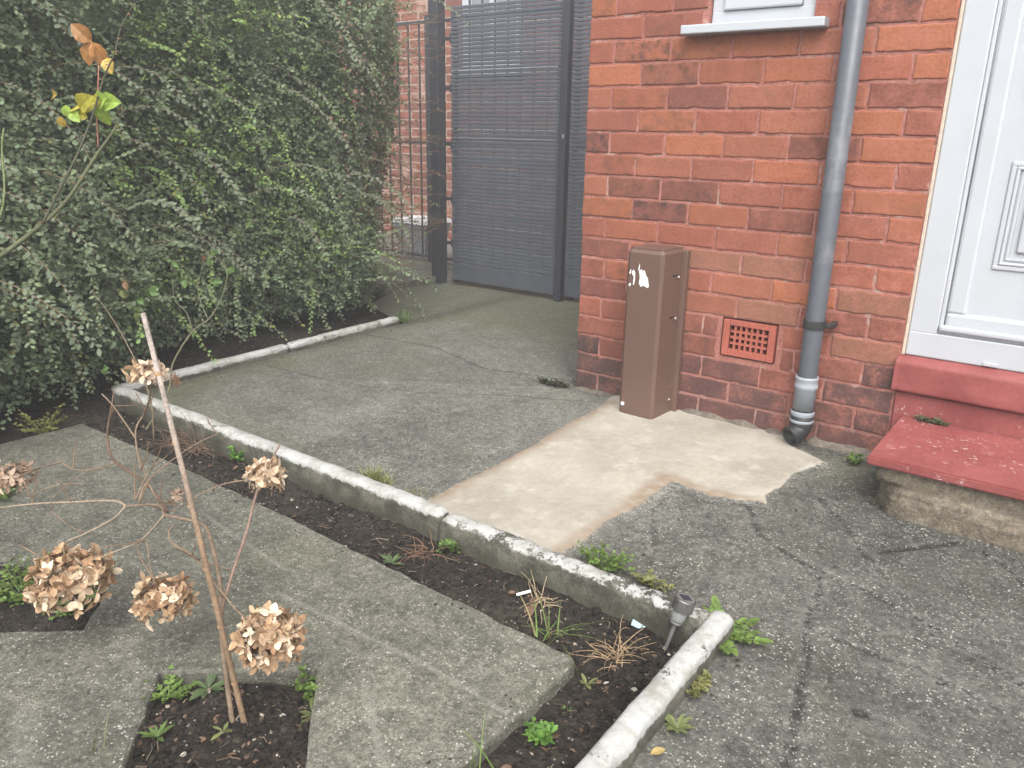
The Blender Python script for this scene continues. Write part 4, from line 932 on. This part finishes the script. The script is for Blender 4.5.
core.build('inner_growth', M_BARK, hedge, smooth=True)
# long arching sprays that stand clear of the face, and bare rusty twigs towards the gate
sp = MB(); P_, D_, N_, L_, W_, C_ = [], [], [], [], [], []
for i in range(34):
    y = random.uniform(-1.9, .5); z = random.uniform(.55, 1.75); x = float(face_x(np.array(y), np.array(z)))-.05
    ln = random.uniform(.3, .6); p = np.array([x, y, z]); d = np.array([random.uniform(.4, .9), random.uniform(.0, .9), random.uniform(-.2, .5)]); d /= np.linalg.norm(d); pts = []
    for k in range(9): pts.append(p.copy()); d = d+np.array([-.02, 0, -.16])+rng.normal(size=3)*.03; d /= np.linalg.norm(d); p = p+d*ln/8
    pts = np.array(pts)
    if pts[:, 2].min() < .08: continue
    sp.tube([tuple(q) for q in pts], [.0022, .001], 5, c=(.20, .145, .09, 1), cap=False, smooth=0)
    nl = int(ln/.015); t = np.linspace(.15, 1, nl); idx = t*8; i0 = np.minimum(idx.astype(int), 7); fr = (idx-i0)[:, None]
    pp = pts[i0]*(1-fr)+pts[i0+1]*fr; tn = pts[i0+1]-pts[i0]; tn /= np.linalg.norm(tn, axis=1, keepdims=True)
    side = np.cross(tn, np.array([.4, -.2, 1.0])); side /= np.linalg.norm(side, axis=1, keepdims=True)+1e-9
    sg = np.where(np.arange(nl) % 2 == 0, 1, -1)[:, None]
    P_.append(pp); D_.append(side*sg+tn*.6+rng.normal(size=(nl, 3))*.3); N_.append(np.array([.5, -.4, .75])+rng.normal(size=(nl, 3))*.35)
    s_ = rng.uniform(.018, .032, nl); L_.append(s_); W_.append(s_*.58); C_.append(np.array((.155, .188, .13))*rng.uniform(.8, 1.35, (nl, 1)))
sl = MB(); leaves(sl, np.vstack(P_), np.vstack(D_), np.vstack(N_), np.concatenate(L_), np.concatenate(W_), np.vstack(C_), .22, .1)
spo = sp.build('arching_sprays', M_BARK, hedge); sl.build('spray_leaves', M_LEAF, spo)
tw = MB(); P_, D_ = [], []
for i in range(380):
    y = random.uniform(.25, 1.05); z = random.uniform(.25, 2.0); x = -1.95-.35*(y-.35)+random.uniform(-.25, .22)
    p = np.array([x, y, z]); d = np.array([random.uniform(-.3, .7), random.uniform(.4, 1.0), random.uniform(-.15, .35)]); d /= np.linalg.norm(d); pts = []; ln = random.uniform(.2, .55)
    for k in range(6): pts.append(p.copy()); d = d+rng.normal(size=3)*.10+np.array([0, 0, -.03]); d /= np.linalg.norm(d); p = p+d*ln/5
    if pts[-1][1] > 1.47 or pts[-1][0] > -1.72: continue
    tw.tube([tuple(q) for q in pts], [.0022, .0009], 4, c=(*random.choice([(.22, .11, .06), (.18, .10, .06), (.26, .15, .08)]), 1), cap=False, smooth=0)
    for q in pts[2:]:
        for _ in range(2): P_.append(q+rng.normal(size=3)*.006); D_.append(d+rng.normal(size=3)*.8)
P_ = np.array(P_); tw2 = tw.build('bare_twigs', M_BARK, hedge)
tl = MB(); K = len(P_); l = rng.uniform(.010, .020, K); leaves(tl, P_, np.array(D_), rng.normal(size=(K, 3))+np.array([.4, -.4, .8]), l, l*.5, np.array((.19, .19, .10))*rng.uniform(.6, 1.3, (K, 1)), .2, .1); tl.build('twig_leaves', M_LEAF, tw2)

# ------------------------------------------------------------------ dried hydrangea with its cane
cane = MB(); ch_ = len(cane.c)
cane.tube([CANE[0], tuple(np.array(CANE[0])*.5+np.array(CANE[1])*.5+np.array([.004, 0, 0])), CANE[1]], [.0058, .0055, .0047], 12, c=(.34, .225, .125, 1), smooth=12)
zz = cane.v[0][:, 2]; f_ = np.clip((zz-.35)/.3, 0, 1)[:, None]; cane.c[0][:, :3] = np.array((.185, .125, .078))*(1-f_)+np.array((.31, .265, .235))*f_
for t in (.12, .26, .40, .55, .70, .86):
    q = np.array(CANE[0])*(1-t)+np.array(CANE[1])*t+np.array([.004*4*t*(1-t)*.25, 0, 0]); u = np.array(CANE[1])-np.array(CANE[0]); u /= np.linalg.norm(u)
    cane.tube([tuple(q-u*.004), tuple(q), tuple(q+u*.004)], [.0058, .0068, .0056], 12, c=(.27, .17, .09, 1), smooth=0)
tag(cane.build('bamboo_cane', M_BARK), 'tall slanting bamboo cane stuck in the soil of the diamond planting hole', 'cane')
hyd = thing('hydrangea', 'leafless hydrangea with brown dried flower heads growing beside the bamboo cane', 'plant', (.612, -2.209, -.045))
stm = MB()
for k, (pts, r0, r1) in enumerate(STEMS):
    c = (.175, .128, .09) if k not in (9, 13) else (.11, .072, .05)
    if k in (2, 3, 4): c = (.27, .215, .155)
    if k == 5: c = (.195, .13, .10)
    k0 = r0
    r0, r1 = r0*.85, r1*.72
    stm.tube(pts, [r0, r1], 8, c=(*c, 1), smooth=6)
    for q in pts[1:-1]:
        if random.random() < .75: stm.lathe([(0, -r1*1.3), (r1*1.5, 0), (0, r1*1.3)], 8, c=(*[v*.8 for v in c], 1), M=Matrix.Translation(q))
# short dead side shoots
for k in range(26):
    pts, r0, r1 = random.choice(STEMS[1:]); q = Vector(random.choice(pts)); d = Vector((random.uniform(-.6, .6), random.uniform(-.5, .5), random.uniform(-.1, .9))).normalized(); l = random.uniform(.02, .09)
    stm.tube([q, q+d*l*.6+Vector((0, 0, .005)), q+d*l+Vector((random.uniform(-.01, .01), 0, .01))], [.0014, .0007], 5, c=(.17, .11, .07, 1))
stm.build('stems', M_BARK, hyd, smooth=True)
PET = [(.33, .235, .15), (.28, .185, .11), (.40, .305, .21), (.27, .185, .12), (.48, .39, .29), (.31, .21, .13), (.25, .155, .09)]
OLDP = [(.24, .175, .125), (.20, .14, .10), (.33, .25, .185), (.16, .11, .08)]; PALEP = [(.48, .38, .29), (.42, .32, .235), (.52, .43, .34)]
for (c, rx, rz, n, kd) in HEADS:
    rx *= .84; rz *= .83; pm = MB(); tm = MB(); c = np.array(c); P_, D_, N_, L_, W_, C_ = [], [], [], [], [], []
    ry = rx if kd != 1 else rx*.9
    if kd == 2: n = int(n*.8)
    for k in range(n):
        v = rand_dirs(1)[0]
        if v[2] < -.55: v[2] *= -.6
        sc = random.uniform(.72, 1.0) if kd in (0,) else random.uniform(.45, 1.0)
        p = c+v*np.array([rx, ry, rz])*sc
        tm.tube([tuple(c-np.array([0, 0, rz*.45])+v*.004), tuple(c+v*np.array([rx, ry, rz])*sc*.5), tuple(p)], [.0011, .0006], 4, c=(.20, .12, .08, 1), cap=False, smooth=0)
        if kd == 3: continue
        if kd == 2 and random.random() < .45: continue
        # a floret: four papery sepals, partly folded
        ax = v+rng.normal(size=3)*.35; ax /= np.linalg.norm(ax); t1 = np.cross(ax, rng.normal(size=3)); t1 /= np.linalg.norm(t1); t2 = np.cross(ax, t1)
        sl_ = random.uniform(.013, .028)*(1.0 if kd < 2 else .7)*(1.0 if rx > .06 else .85); cl = random.choice(PET if kd == 0 else PET[:3]+PALEP if kd == 1 else OLDP); cup = random.uniform(-.2, .9)
        for a in range(random.choice([3, 4, 4])):
            an = a*math.pi/2+random.uniform(-.25, .25); d = t1*math.cos(an)+t2*math.sin(an)+ax*cup*random.uniform(.5, 1.3)
            P_.append(p); D_.append(d); N_.append(ax+rng.normal(size=3)*.25); L_.append(sl_*random.uniform(.85, 1.35)); W_.append(sl_*random.uniform(.48, .82)); f = random.uniform(.75, 1.2); C_.append([q*f*1.3 for q in cl])
    tmo = tm.build('flower_stalks' if kd == 3 else 'flower_head', M_BARK, hyd)
    if P_:
        leaves(pm, P_, D_, np.array(N_), np.array(L_), np.array(W_), np.array(C_), .22, rng.uniform(-.35, .45, len(P_)), 'oval'); pm.build('petals', M_PETAL, tmo)

# ------------------------------------------------------------------ roses
def leaf_cluster(mb, p, s, col, n=1):
    p = np.array(p)
    for k in range(n):
        d = np.array([random.uniform(-.6, .6), random.uniform(-.3, .3), random.uniform(-.9, .3)])
        leaves(mb, [p], [d], np.array([[.62+random.uniform(-.3, .3), -.78+random.uniform(-.2, .2), .2]]), np.array([s*random.uniform(.85, 1.1)]), np.array([s*.78]), np.array([col])*random.uniform(.75, 1.15), .45, .35)
ROSEC = {0: (.46, .42, .07), 1: (.30, .42, .085), 2: (.40, .20, .075), 3: (.46, .33, .075)}
rose = thing('rose_bush', 'thorny rose cane with a few yellow leaves arching in front of the hedge', 'rose', (-.85, -2.25, -.04))
m = MB()
r0 = ROSE[0]; m.tube([(-.85, -2.25, -.05), (-.83, -2.27, .15), (-.66, -2.27, .45), (-.47, -2.23, .65)]+r0[0], [.008, .0065, .005, .002], 8, c=(.085, .092, .05, 1), smooth=4)
m.tube(ROSE[1][0], [.0036, .0015], 8, c=(.062, .062, .04, 1), smooth=4); m.tube(ROSE[2][0], [.002, .0016], 6, c=(.30, .14, .10, 1), smooth=4)
m.tube([(-.87, -2.24, -.05), (-.72, -2.2, .4), (-.52, -2.1, .75)]+TWIG, [.006, .003, .002], 6, c=(.13, .16, .07, 1), smooth=4)
for pts, a, b in ROSE[:2]:
    for q in spline(pts, 2)[::1]:
        q = Vector(q); d = Vector((random.uniform(-1, 1), random.uniform(-1, 1), .2)).normalized(); m.tube([q, q+d*.007, q+d*.011+Vector((0, 0, -.003))], [.0022, .0012, .0002], 5, c=(.22, .13, .08, 1), smooth=0)
m.build('canes', M_BARK, rose, smooth=True)
m = MB()
for p, s, k in ROSEL:
    leaf_cluster(m, p, s*1.25, ROSEC[k], 3 if s > .04 else 1)
m.build('leaves', M_ROSELEAF, rose)
ros2 = thing('young_rose', 'sparse rose with forked green canes rising from the bed just behind the kerb corner', 'rose', (-1.06, -1.45, -.03))
m = MB()
m.tube([(-1.05, -1.47, -.05)]+ROSE2[0][0], [.0042, .0035, .0016], 7, c=(.12, .115, .068, 1), smooth=4)
for k in (1, 2): m.tube(ROSE2[k][0], [.0024, .0012], 6, c=(.12, .12, .07, 1), smooth=4)
m.tube([(-.93, -1.49, -.05)]+ROSE2[3][0], [.004, .0014], 6, c=(.15, .12, .08, 1), smooth=4); m.build('canes', M_BARK, ros2, smooth=True)
m = MB()
for p, s, k in R2L: leaf_cluster(m, p, s*.8, {0: (.17, .19, .06), 1: (.12, .20, .065), 3: (.20, .12, .06)}[k], 3)
m.build('leaves', M_ROSELEAF, ros2)

# ------------------------------------------------------------------ solar light
sol = thing('solar_light', 'small stainless solar garden light leaning on its stake beside the kerb corner', 'garden light', SOLAR[0])
a = Vector(SOLAR[0]); b = Vector(SOLAR[1])+Vector((.017, -.023, .006)); ax = (b-a).normalized(); Mz = Matrix.Translation(b) @ ax.to_track_quat('Z', 'Y').to_matrix().to_4x4()
m = MB(); m.lathe([(.0245, -.016), (.0255, -.015), (.0255, .010), (.0245, .0125), (.021, .0135), (.021, .0120), (0, .0120)], 36, M=Mz); cap_ = m.build('cap', M_STEEL, sol, smooth=False)
m = MB(); m.lathe([(0, .0136), (.0205, .0136), (.0205, .0122)], 36, M=Mz); m.build('rim', M_STAKE, cap_)
m = MB(); V = [Mz @ Vector((x, y, .0142)) for x, y in ((-.0125, -.0125), (.0125, -.0125), (.0125, .0125), (-.0125, .0125))]; m.extrude([v[:] for v in V], tuple(ax*-.001)); m.build('solar_cell', M_SOLAR, cap_)
m = MB(); m.lathe([(.0145, -.046), (.0165, -.043), (.0185, -.015), (.0165, -.0145), (.0145, -.042), (0, -.043)], 32, M=Mz); m.build('lens', M_CLEAR, sol, smooth=True)
m = MB(); m.lathe([(.0, -.0475), (.0145, -.0475), (.0135, -.053), (.006, -.056), (.0052, -.060), (.0045, -.13), (.001, -.175)], 14, M=Mz); m.lathe([(.0035, -.044), (.0045, -.020), (.003, -.016)], 10, M=Mz); m.build('stake', M_STAKE, sol, smooth=True)
# ------------------------------------------------------------------ weeds, twigs and litter
G1 = (.105, .165, .045); G2 = (.13, .20, .048); G3 = (.09, .13, .055); G4 = (.145, .17, .062); G5 = (.115, .225, .045)
def rosette(name, label, x, y, z, r, n, col, lobed=True, up=.5, group=None):
    m = MB(); P_, D_, N_, L_, W_, C_ = [], [], [], [], [], []
    for k in range(n):
        a = k*2.399+random.uniform(-.3, .3); l = r*random.uniform(.6, 1.1); el = up*random.uniform(.3, 1.2)
        d = np.array([math.cos(a), math.sin(a), el]); d /= np.linalg.norm(d); p0 = np.array([x, y, z+.002]); c = np.array(col)*random.uniform(.75, 1.25)
        if lobed:
            nb = 5; pts = [p0+d*l*t+np.array([0, 0, -.5*l*t*t*el]) for t in np.linspace(0, 1, nb+1)]
            sd = np.array([-d[1], d[0], 0.0]); m.tube([tuple(q) for q in pts], [.0014, .0005], 4, c=(*c*1.1, 1), smooth=0)
            for q, t in zip(pts[1:], np.linspace(.2, 1, nb)):
                for s in (-1, 1): P_.append(q); D_.append(sd*s+d*.75); N_.append([0, 0, 1]+rng.normal(size=3)*.2); L_.append(l*.24*math.sin(t*2.4+.35)); W_.append(l*.15); C_.append(c*random.uniform(.85, 1.15))
            P_.append(pts[-2]); D_.append(d); N_.append([0, 0, 1]); L_.append(l*.42); W_.append(l*.2); C_.append(c)
        else: P_.append(p0); D_.append(d); N_.append(np.array([-d[0]*.6, -d[1]*.6, 1])); L_.append(l); W_.append(l*random.uniform(.26, .36)); C_.append(c)
    leaves(m, P_, D_, np.array(N_, float), np.array(L_), np.array(W_), np.array(C_), .18, .18, 'lance'); return tag(m.build(name, M_WEED, off=(x, y, z)), label, 'weed', group)
def tuft(name, label, x, y, z, h, n, col, spread=.5, wide=.0035, ell=(1, 1)):
    m = MB()
    for k in range(n):
        a = random.uniform(0, 6.283); rr = random.uniform(0, .25)*h; p = np.array([x+math.cos(a)*rr*ell[0], y+math.sin(a)*rr*ell[1], z-.003]); b = random.uniform(0, 6.283); sp_ = spread*random.uniform(.2, 1.3); l = h*random.uniform(.5, 1.15)
        d = np.array([math.cos(b)*sp_, math.sin(b)*sp_, 1.0]); d /= np.linalg.norm(d); sd = np.array([-d[1], d[0], 0]); sd = sd/(np.linalg.norm(sd)+1e-6); c = np.array(col)*random.uniform(.7, 1.3)
        if random.random() < .15: c = np.array((.30, .25, .12))*random.uniform(.7, 1.1)
        V = []; w = wide*random.uniform(.6, 1.2)
        for t in np.linspace(0, 1, 6):
            q = p+d*l*t+np.array([math.cos(b), math.sin(b), -1.0])*sp_*l*.45*t*t; ww = w*(1-t)**.6*.5; V += [q-sd*ww, q+sd*ww]
        m.add(V, [(2*i, 2*i+1, 2*i+3, 2*i+2) for i in range(5)], (*c, 1))
    return tag(m.build(name, M_WEED, off=(x, y, z)), label, 'weed' if 'weed' in name else 'grass')
def feathery(name, label, x, y, z, r, h, n, col, ell=(1, 1)):
    m = MB(); P_, D_, N_, L_, C_ = [], [], [], [], []
    for k in range(n):
        a = random.uniform(0, 6.283); d = np.array([math.cos(a)*ell[0], math.sin(a)*ell[1], random.uniform(.4, 1.4)*h/r]); top = np.array([x, y, z])+d*r*random.uniform(.5, 1.0); mid = (np.array([x, y, z])+top)/2+np.array([0, 0, .008])
        m.tube([(x, y, z-.003), tuple(mid), tuple(top)], [.0009, .0005], 4, c=(*np.array(col)*.9, 1), cap=False, smooth=2); c = np.array(col)*random.uniform(.75, 1.25)
        for q in range(7):
            t = random.uniform(.35, 1.05); p = mid+(top-mid)*(t-.35)/.65*1.0; P_.append(p); v = rand_dirs(1)[0]; v[2] = abs(v[2])*.4; D_.append(v); N_.append([0, 0, 1]+rng.normal(size=3)*.35); L_.append(random.uniform(.008, .016)); C_.append(c*random.uniform(.85, 1.2))
    L_ = np.array(L_); leaves(m, P_, D_, np.array(N_, float), L_, L_*.62, np.array(C_), .15, .1); return tag(m.build(name, M_WEED, off=(x, y, z)), label, 'weed')
def dead_twigs(label, x, y, z, r, n, col=(.24, .165, .10), flat=.5):
    m = MB()
    for k in range(n):
        p = np.array([x+random.uniform(-.3, .3)*r, y+random.uniform(-.3, .3)*r, z]); a = random.uniform(0, 6.283); d = np.array([math.cos(a), math.sin(a), random.uniform(.05, 1.0)*flat*2]); pts = []; l = r*random.uniform(.5, 1.3)
        for q in range(5): pts.append(tuple(p)); d = d/np.linalg.norm(d); p = p+d*l/4; d = d+rng.normal(size=3)*.22+np.array([0, 0, -.22]); p[2] = max(p[2], z+.002)
        m.tube(pts, [.0012, .0005], 5, c=(*np.array(col)*.85*random.uniform(.6, 1.3), 1), smooth=2)
    return tag(m.build('withered_plant', M_BARK, off=(x, y, z)), label, 'dead plant')
def W3(k, dx=0, dy=0):
    x, y, z = W[k]; x += dx; y += dy; return x, y, (soil_z(x, y)-.001 if z < 0 else -.002)
rosette('dandelion', 'large leafy dandelion rosette at the outer corner of the kerbs beside the solar light', 1.268, -1.362, -.002, .095, 19, G2, True, .75)
feathery('moss_weed', 'low yellowish mossy weed in the crack along the outer foot of the white kerb', 1.308, -1.57, -.002, .035, .02, 24, (.17, .17, .06), (.4, 1.5))
rosette('weed', 'small leafy weed at the outer foot of the white kerb, nearest the viewer', 1.322, -1.70, -.002, .045, 11, G4, False, .7)
feathery('weed', 'feathery green weed behind the worn kerb at the corner of the pale concrete', *W3('fern', 0, .012), .065, .06, 44, G2, (1.5, .6))
feathery('weed', 'low sparse yellow green weed behind the kerb to the left of the solar light', *W3('fern2', 0, .018), .04, .025, 18, (.19, .19, .07), (1.6, .5))
tuft('grass_tuft', 'pale green grass growing along the back of the clean kerb left of the pale concrete', *W3('grassback', .02, .0), .062, 130, (.24, .27, .095), .6, .0034, (5, .8))
tuft('grass_tuft', 'thin yellowish grass at the back of the kerb joint by the pale concrete',   .22, -1.262, -.002, .045, 30, (.22, .20, .09), .7, .003, (6, 1.0))
tuft('grass_tuft', 'bright green grass tuft at the far end of the white kerb near the gate', -1.50, .43, -.002, .115, 90, (.11, .19, .055), .8, .004, (1.6, 1.2))
rosette('weed', 'tall leafy green weed in the soil against the kerb joint', .50, -1.435, soil_z(.50, -1.435), .085, 8, G1, True, 2.0)
rosette('weed', 'small grey green seedling in the soil midway along the bed, beside dead stems', *W3('weedsoil2'), .045, 8, G3, False, 1.0)
feathery('weed', 'bright green leafy weed against the clean kerb', *W3('bright', .0, -.03), .035, .05, 20, G5)
tuft('grass_tuft', 'spidery grass tuft in dark soil beside the corner of the garden slab', *W3('tuft'), .125, 16, G2, .9, .0045)
feathery('weed', 'bright green parsley like weed at the right edge of the garden slab', *W3('parsley', .028, -.01), .030, .030, 34, G5)
rosette('weed', 'tiny two leaved seedling at the rounded corner of the garden slab', 1.10, -1.675, soil_z(1.10, -1.675), .030, 6, G4, False, .9)
rosette('weed', 'tiny bright seedling between the slab corner and the parsley like weed', 1.105, -1.765, soil_z(1.105, -1.765), .018, 6, G5, False, .9)
rosette('weed', 'long leaved green weed in the left corner of the diamond planting hole', *W3('hole1', .022, .012), .062, 10, G2, True, 1.1)
rosette('weed', 'narrow leaved weed in the planting hole just behind the cane', .475, -2.175, soil_z(.475, -2.175), .055, 9, G3, False, .7)
feathery('weed', 'small green weed at the back corner of the planting hole behind the dried flower', .645, -2.045, soil_z(.645, -2.045), .035, .04, 18, G2)
rosette('weed', 'light green rosette in the right part of the planting hole', *W3('hole3', .02, .03), .050, 8, G4, False, .6)
rosette('weed', 'two leaved seedling in the planting hole below the lowest dried flower', .62, -2.235, soil_z(.62, -2.235), .028, 5, G4, False, .5)
rosette('weed', 'small spiky seedling in the planting hole near the front left edge', .53, -2.32, soil_z(.53, -2.32), .040, 8, G1, False, 1.1)
tuft('grass_tuft', 'few long grass blades leaning over the near edge of the garden slab', 1.095, -2.02, -.04, .16, 7, G2, .45, .004)
tuft('grass_tuft', 'long green grass blades standing by the near left corner of the planting hole', .50, -2.42, -.01, .15, 7, G4, .35, .004)
feathery('weed', 'mossy green weed patch below the ragged dried flower at the left edge', -.80, -2.10, -.04, .10, .07, 90, G1)
feathery('weed', 'green weeds growing in the hole beneath the biggest dried flower head', -.22, -2.25, -.045, .10, .07, 80, G2)
feathery('weed', 'small green weed at the foot of the brick wall between downpipe and step', *W3('wallfoot', .0, -.03), .030, .030, 22, G2)
feathery('moss_weed', 'strip of green moss growing at the back of the red step', 1.44, -.030, .180, .022, .008, 40, (.10, .105, .045), (2.6, .5))
tuft('grass_tuft', 'sparse grass at the left foot of the stone step base', 1.372, -.40, -.003, .055, 9, G4, .6, .003)
feathery('weed', 'yellowing leafy weed at the hedge foot beside the left corner of the garden slab', -1.30, -1.72, -.03, .10, .10, 30, (.24, .25, .07))
feathery('moss_clump', 'dark mossy debris at the foot of the house corner', -.09, -.03, -.003, .06, .02, 40, (.05, .055, .03), (1.6, .7))
dead_twigs('tangle of bleached dead stems in the soil beside the solar light', *W3('twigs1', .0, -.02), .085, 46, (.36, .255, .15), .6)
dead_twigs('pale dead stems standing against the worn kerb near the white litter', *W3('twigs2', .0, -.03), .085, 22, (.40, .31, .20), .9)
dead_twigs('brown dead stems in the middle of the soil bed below the kerb joint', *W3('twigs3', .0, -.03), .080, 30, (.22, .13, .085), .5)
dead_twigs('mound of fine grey brown dead twigs against the clean kerb near the hedge', *W3('twigs4', .0, -.03), .15, 70, (.17, .115, .085), .6)
dead_twigs('dark dead twigs lying near the rose at the far end of the soil bed', -.85, -1.47, soil_z(-.85, -1.47), .13, 44, (.13, .09, .065), .5)
def scrap(name, label, mat, x, y, z, pts, th, cat, rz=0, tilt=.3):
    m = MB(); R_ = Matrix.Translation((x, y, z)) @ Matrix.Rotation(rz, 4, 'Z') @ Matrix.Rotation(tilt, 4, 'X')
    a = [R_ @ Vector((u, v, random.uniform(-.002, .002))) for u, v in pts]; m.extrude([q[:] for q in a], (0, 0, th)); return tag(m.build(name, mat, off=(x, y, z)), label, cat)
x, y, z = W3('butt'); m = MB(); m.tube([(x-.012, y-.012, z+.006), (x+.014, y+.014, z+.014)], [.0038, .0038], 10, smooth=0); tag(m.build('cigarette_end', M_LITTER, off=(x, y, z)), 'white cigarette end lying on dark soil by the bleached stems', 'litter')
x, y, z = W3('blue'); scrap('wrapper', 'pale blue crumpled wrapper scrap in the soil by the solar light', M_BLUE, x, y, z+.010, [(-.022, -.010), (-.004, -.016), (.020, -.008), (.024, .008), (.004, .014), (-.018, .010)], .002, 'litter', .4, .5)
x, y, z = W3('leafbits'); m = MB(); leaves(m, [(x, y, z+.012), (x-.008, y+.006, z+.012)], [(.6, -.7, .1), (.3, .9, .2)], np.array([(.2, -.2, 1.), (.5, -.2, .8)]), np.array([.035, .03]), np.array([.022, .018]), np.array([(.16, .105, .07), (.13, .085, .06)]), .4, .3); tag(m.build('dead_leaf', M_PETAL, off=(x, y, z)), 'curled brown dead leaf in the soil below the cigarette end', 'leaf')
x, y, z = 1.312, -1.795, -.002; m = MB(); leaves(m, [(x, y, z+.004)], [(.5, .8, .15)], np.array([(.2, -.2, 1.)]), np.array([.034]), np.array([.016]), np.array([(.33, .25, .10)]), .3, .2); tag(m.build('dead_leaf', M_PETAL, off=(x, y, z)), 'yellow fallen leaf at the outer foot of the white kerb near the bottom edge', 'leaf')
# crumbs, chips and bark on the soil: nobody could count them
def crumbs(name, n, regions, smin, smax, cols, kd='stuff', zf=None):
    m = MB(); bmI = bmesh.new(); bmesh.ops.create_icosphere(bmI, subdivisions=1, radius=1); iv = np.array([v.co[:] for v in bmI.verts]); bmI.verts.index_update(); fi = [tuple(v.index for v in f.verts) for f in bmI.faces]; bmI.free()
    k = 0
    while k < n:
        x0, x1, y0, y1 = random.choice(regions); x, y = random.uniform(x0, x1), random.uniform(y0, y1); s = smin+(smax-smin)*random.random()**3
        z = soil_z(x, y) if zf is None else zf; c = np.array(random.choice(cols))*random.uniform(.7, 1.3); sc = np.array([random.uniform(.6, 1.5), random.uniform(.6, 1.5), random.uniform(.4, .9)])*s
        v = iv*(1+rng.normal(size=(len(iv), 1))*.22)*sc; a = random.uniform(0, 6.28); R_ = np.array([[math.cos(a), -math.sin(a), 0], [math.sin(a), math.cos(a), 0], [0, 0, 1]])
        m.add(v@R_.T+np.array([x, y, z+s*.25]), fi, (*c, 1)); k += 1
    return kind(m.build(name, M_CLOD), kd)
edge = [(-1.2, 1.0, -1.66, -1.605)]*2+[(1.0, 1.05, -2.3, -1.68), (.0, .9, -1.68, -1.61)]
crumbs('soil_spill', 120, edge, .001, .0045, [(.030, .025, .020), (.020, .017, .014)], zf=.0005)
crumbs('path_grit', 420, [(.0, 1.38, -.06, -.015), (1.33, 1.37, -2.4, -1.42), (-1.4, 1.2, -1.33, -1.28), (.5, 2.1, -1.3, -.3), (-1.43, -1.36, -1.3, .35), (1.38, 2.1, -.55, -.46)], .0012, .0042, [(.05, .045, .035), (.16, .15, .13), (.27, .26, .23), (.03, .028, .024)], zf=.0)
feathery('weed', 'second clump of green weeds peeking out below the biggest dried flower head', -.06, -2.20, -.045, .08, .05, 50, G1)
feathery('weed', 'trailing green weeds at the left edge of the photo beside the planting hole', -.26, -2.36, -.03, .09, .05, 60, G4)
bed = [(-1.3, 1.22, -1.60, -1.42), (-1.3, 1.22, -1.60, -1.42), (1.10, 1.24, -2.3, -1.45), (.45, .80, -2.38, -2.08), (-1.95, -1.5, -1.5, .4)]
crumbs('soil_crumbs', 5200, bed, .0015, .0075, [(.026, .022, .018), (.020, .017, .014), (.036, .030, .024), (.015, .013, .012)])
crumbs('soil_clods', 300, bed[1:4],   .006, .014, [(.024, .020, .017), (.018, .015, .013)])
crumbs('soil_chips', 420, bed[1:4], .0015, .006, [(.16, .12, .085), (.24, .20, .16), (.34, .32, .28), (.10, .07, .05)])
def bits(name, n, regions):
    m = MB()
    for k in range(n):
        x0, x1, y0, y1 = random.choice(regions); x, y = random.uniform(x0, x1), random.uniform(y0, y1); z = soil_z(x, y)+.005; a = random.uniform(0, 6.28); l = random.uniform(.01, .05); c = np.array(random.choice([(.13, .09, .065), (.09, .065, .05), (.22, .17, .12)]))*random.uniform(.6, 1.2)
        m.tube([(x, y, z), (x+math.cos(a)*l*.5, y+math.sin(a)*l*.5, z+random.uniform(0, .008)), (x+math.cos(a+.3)*l, y+math.sin(a+.3)*l, z)], [.0010, .0006], 4, c=(*c, 1), smooth=0)
    return kind(m.build(name, M_BARK), 'stuff')
bits('plant_debris', 230, bed)
m = MB(); K = 300; P_ = []
for k in range(K):
    x0, x1, y0, y1 = random.choice(bed[1:]+[bed[-1]]*3); x, y = random.uniform(x0, x1), random.uniform(y0, y1); P_.append((x, y, soil_z(x, y)+.004))
l = rng.uniform(.008, .024, K); leaves(m, P_, rand_dirs(K)*np.array([1, 1, .2]), np.array([0, 0, 1])+rng.normal(size=(K, 3))*.4, l, l*.55, np.array((.15, .10, .068))*rng.uniform(.35, 1.5, (K, 1)), .3, .2)
kind(m.build('leaf_litter', M_PETAL), 'stuff')

# ------------------------------------------------------------------ volume box added to lift the darks like a lens veil
hz = bpy.data.materials.new('lens_veil'); hz.use_nodes = True; t = hz.node_tree; t.nodes.clear()
ho = t.nodes.new('ShaderNodeOutputMaterial'); pv = t.nodes.new('ShaderNodeVolumePrincipled')
pv.inputs['Color'].default_value = (.95, .95, .94, 1); pv.inputs['Density'].default_value = .017; pv.inputs['Anisotropy'].default_value = .2
t.links.new(pv.outputs[0], ho.inputs['Volume'])
m = MB(); m.box(-15, 15, -15, 15, -1.16, 4.75); kind(m.build('lens_veil', hz), 'stuff')
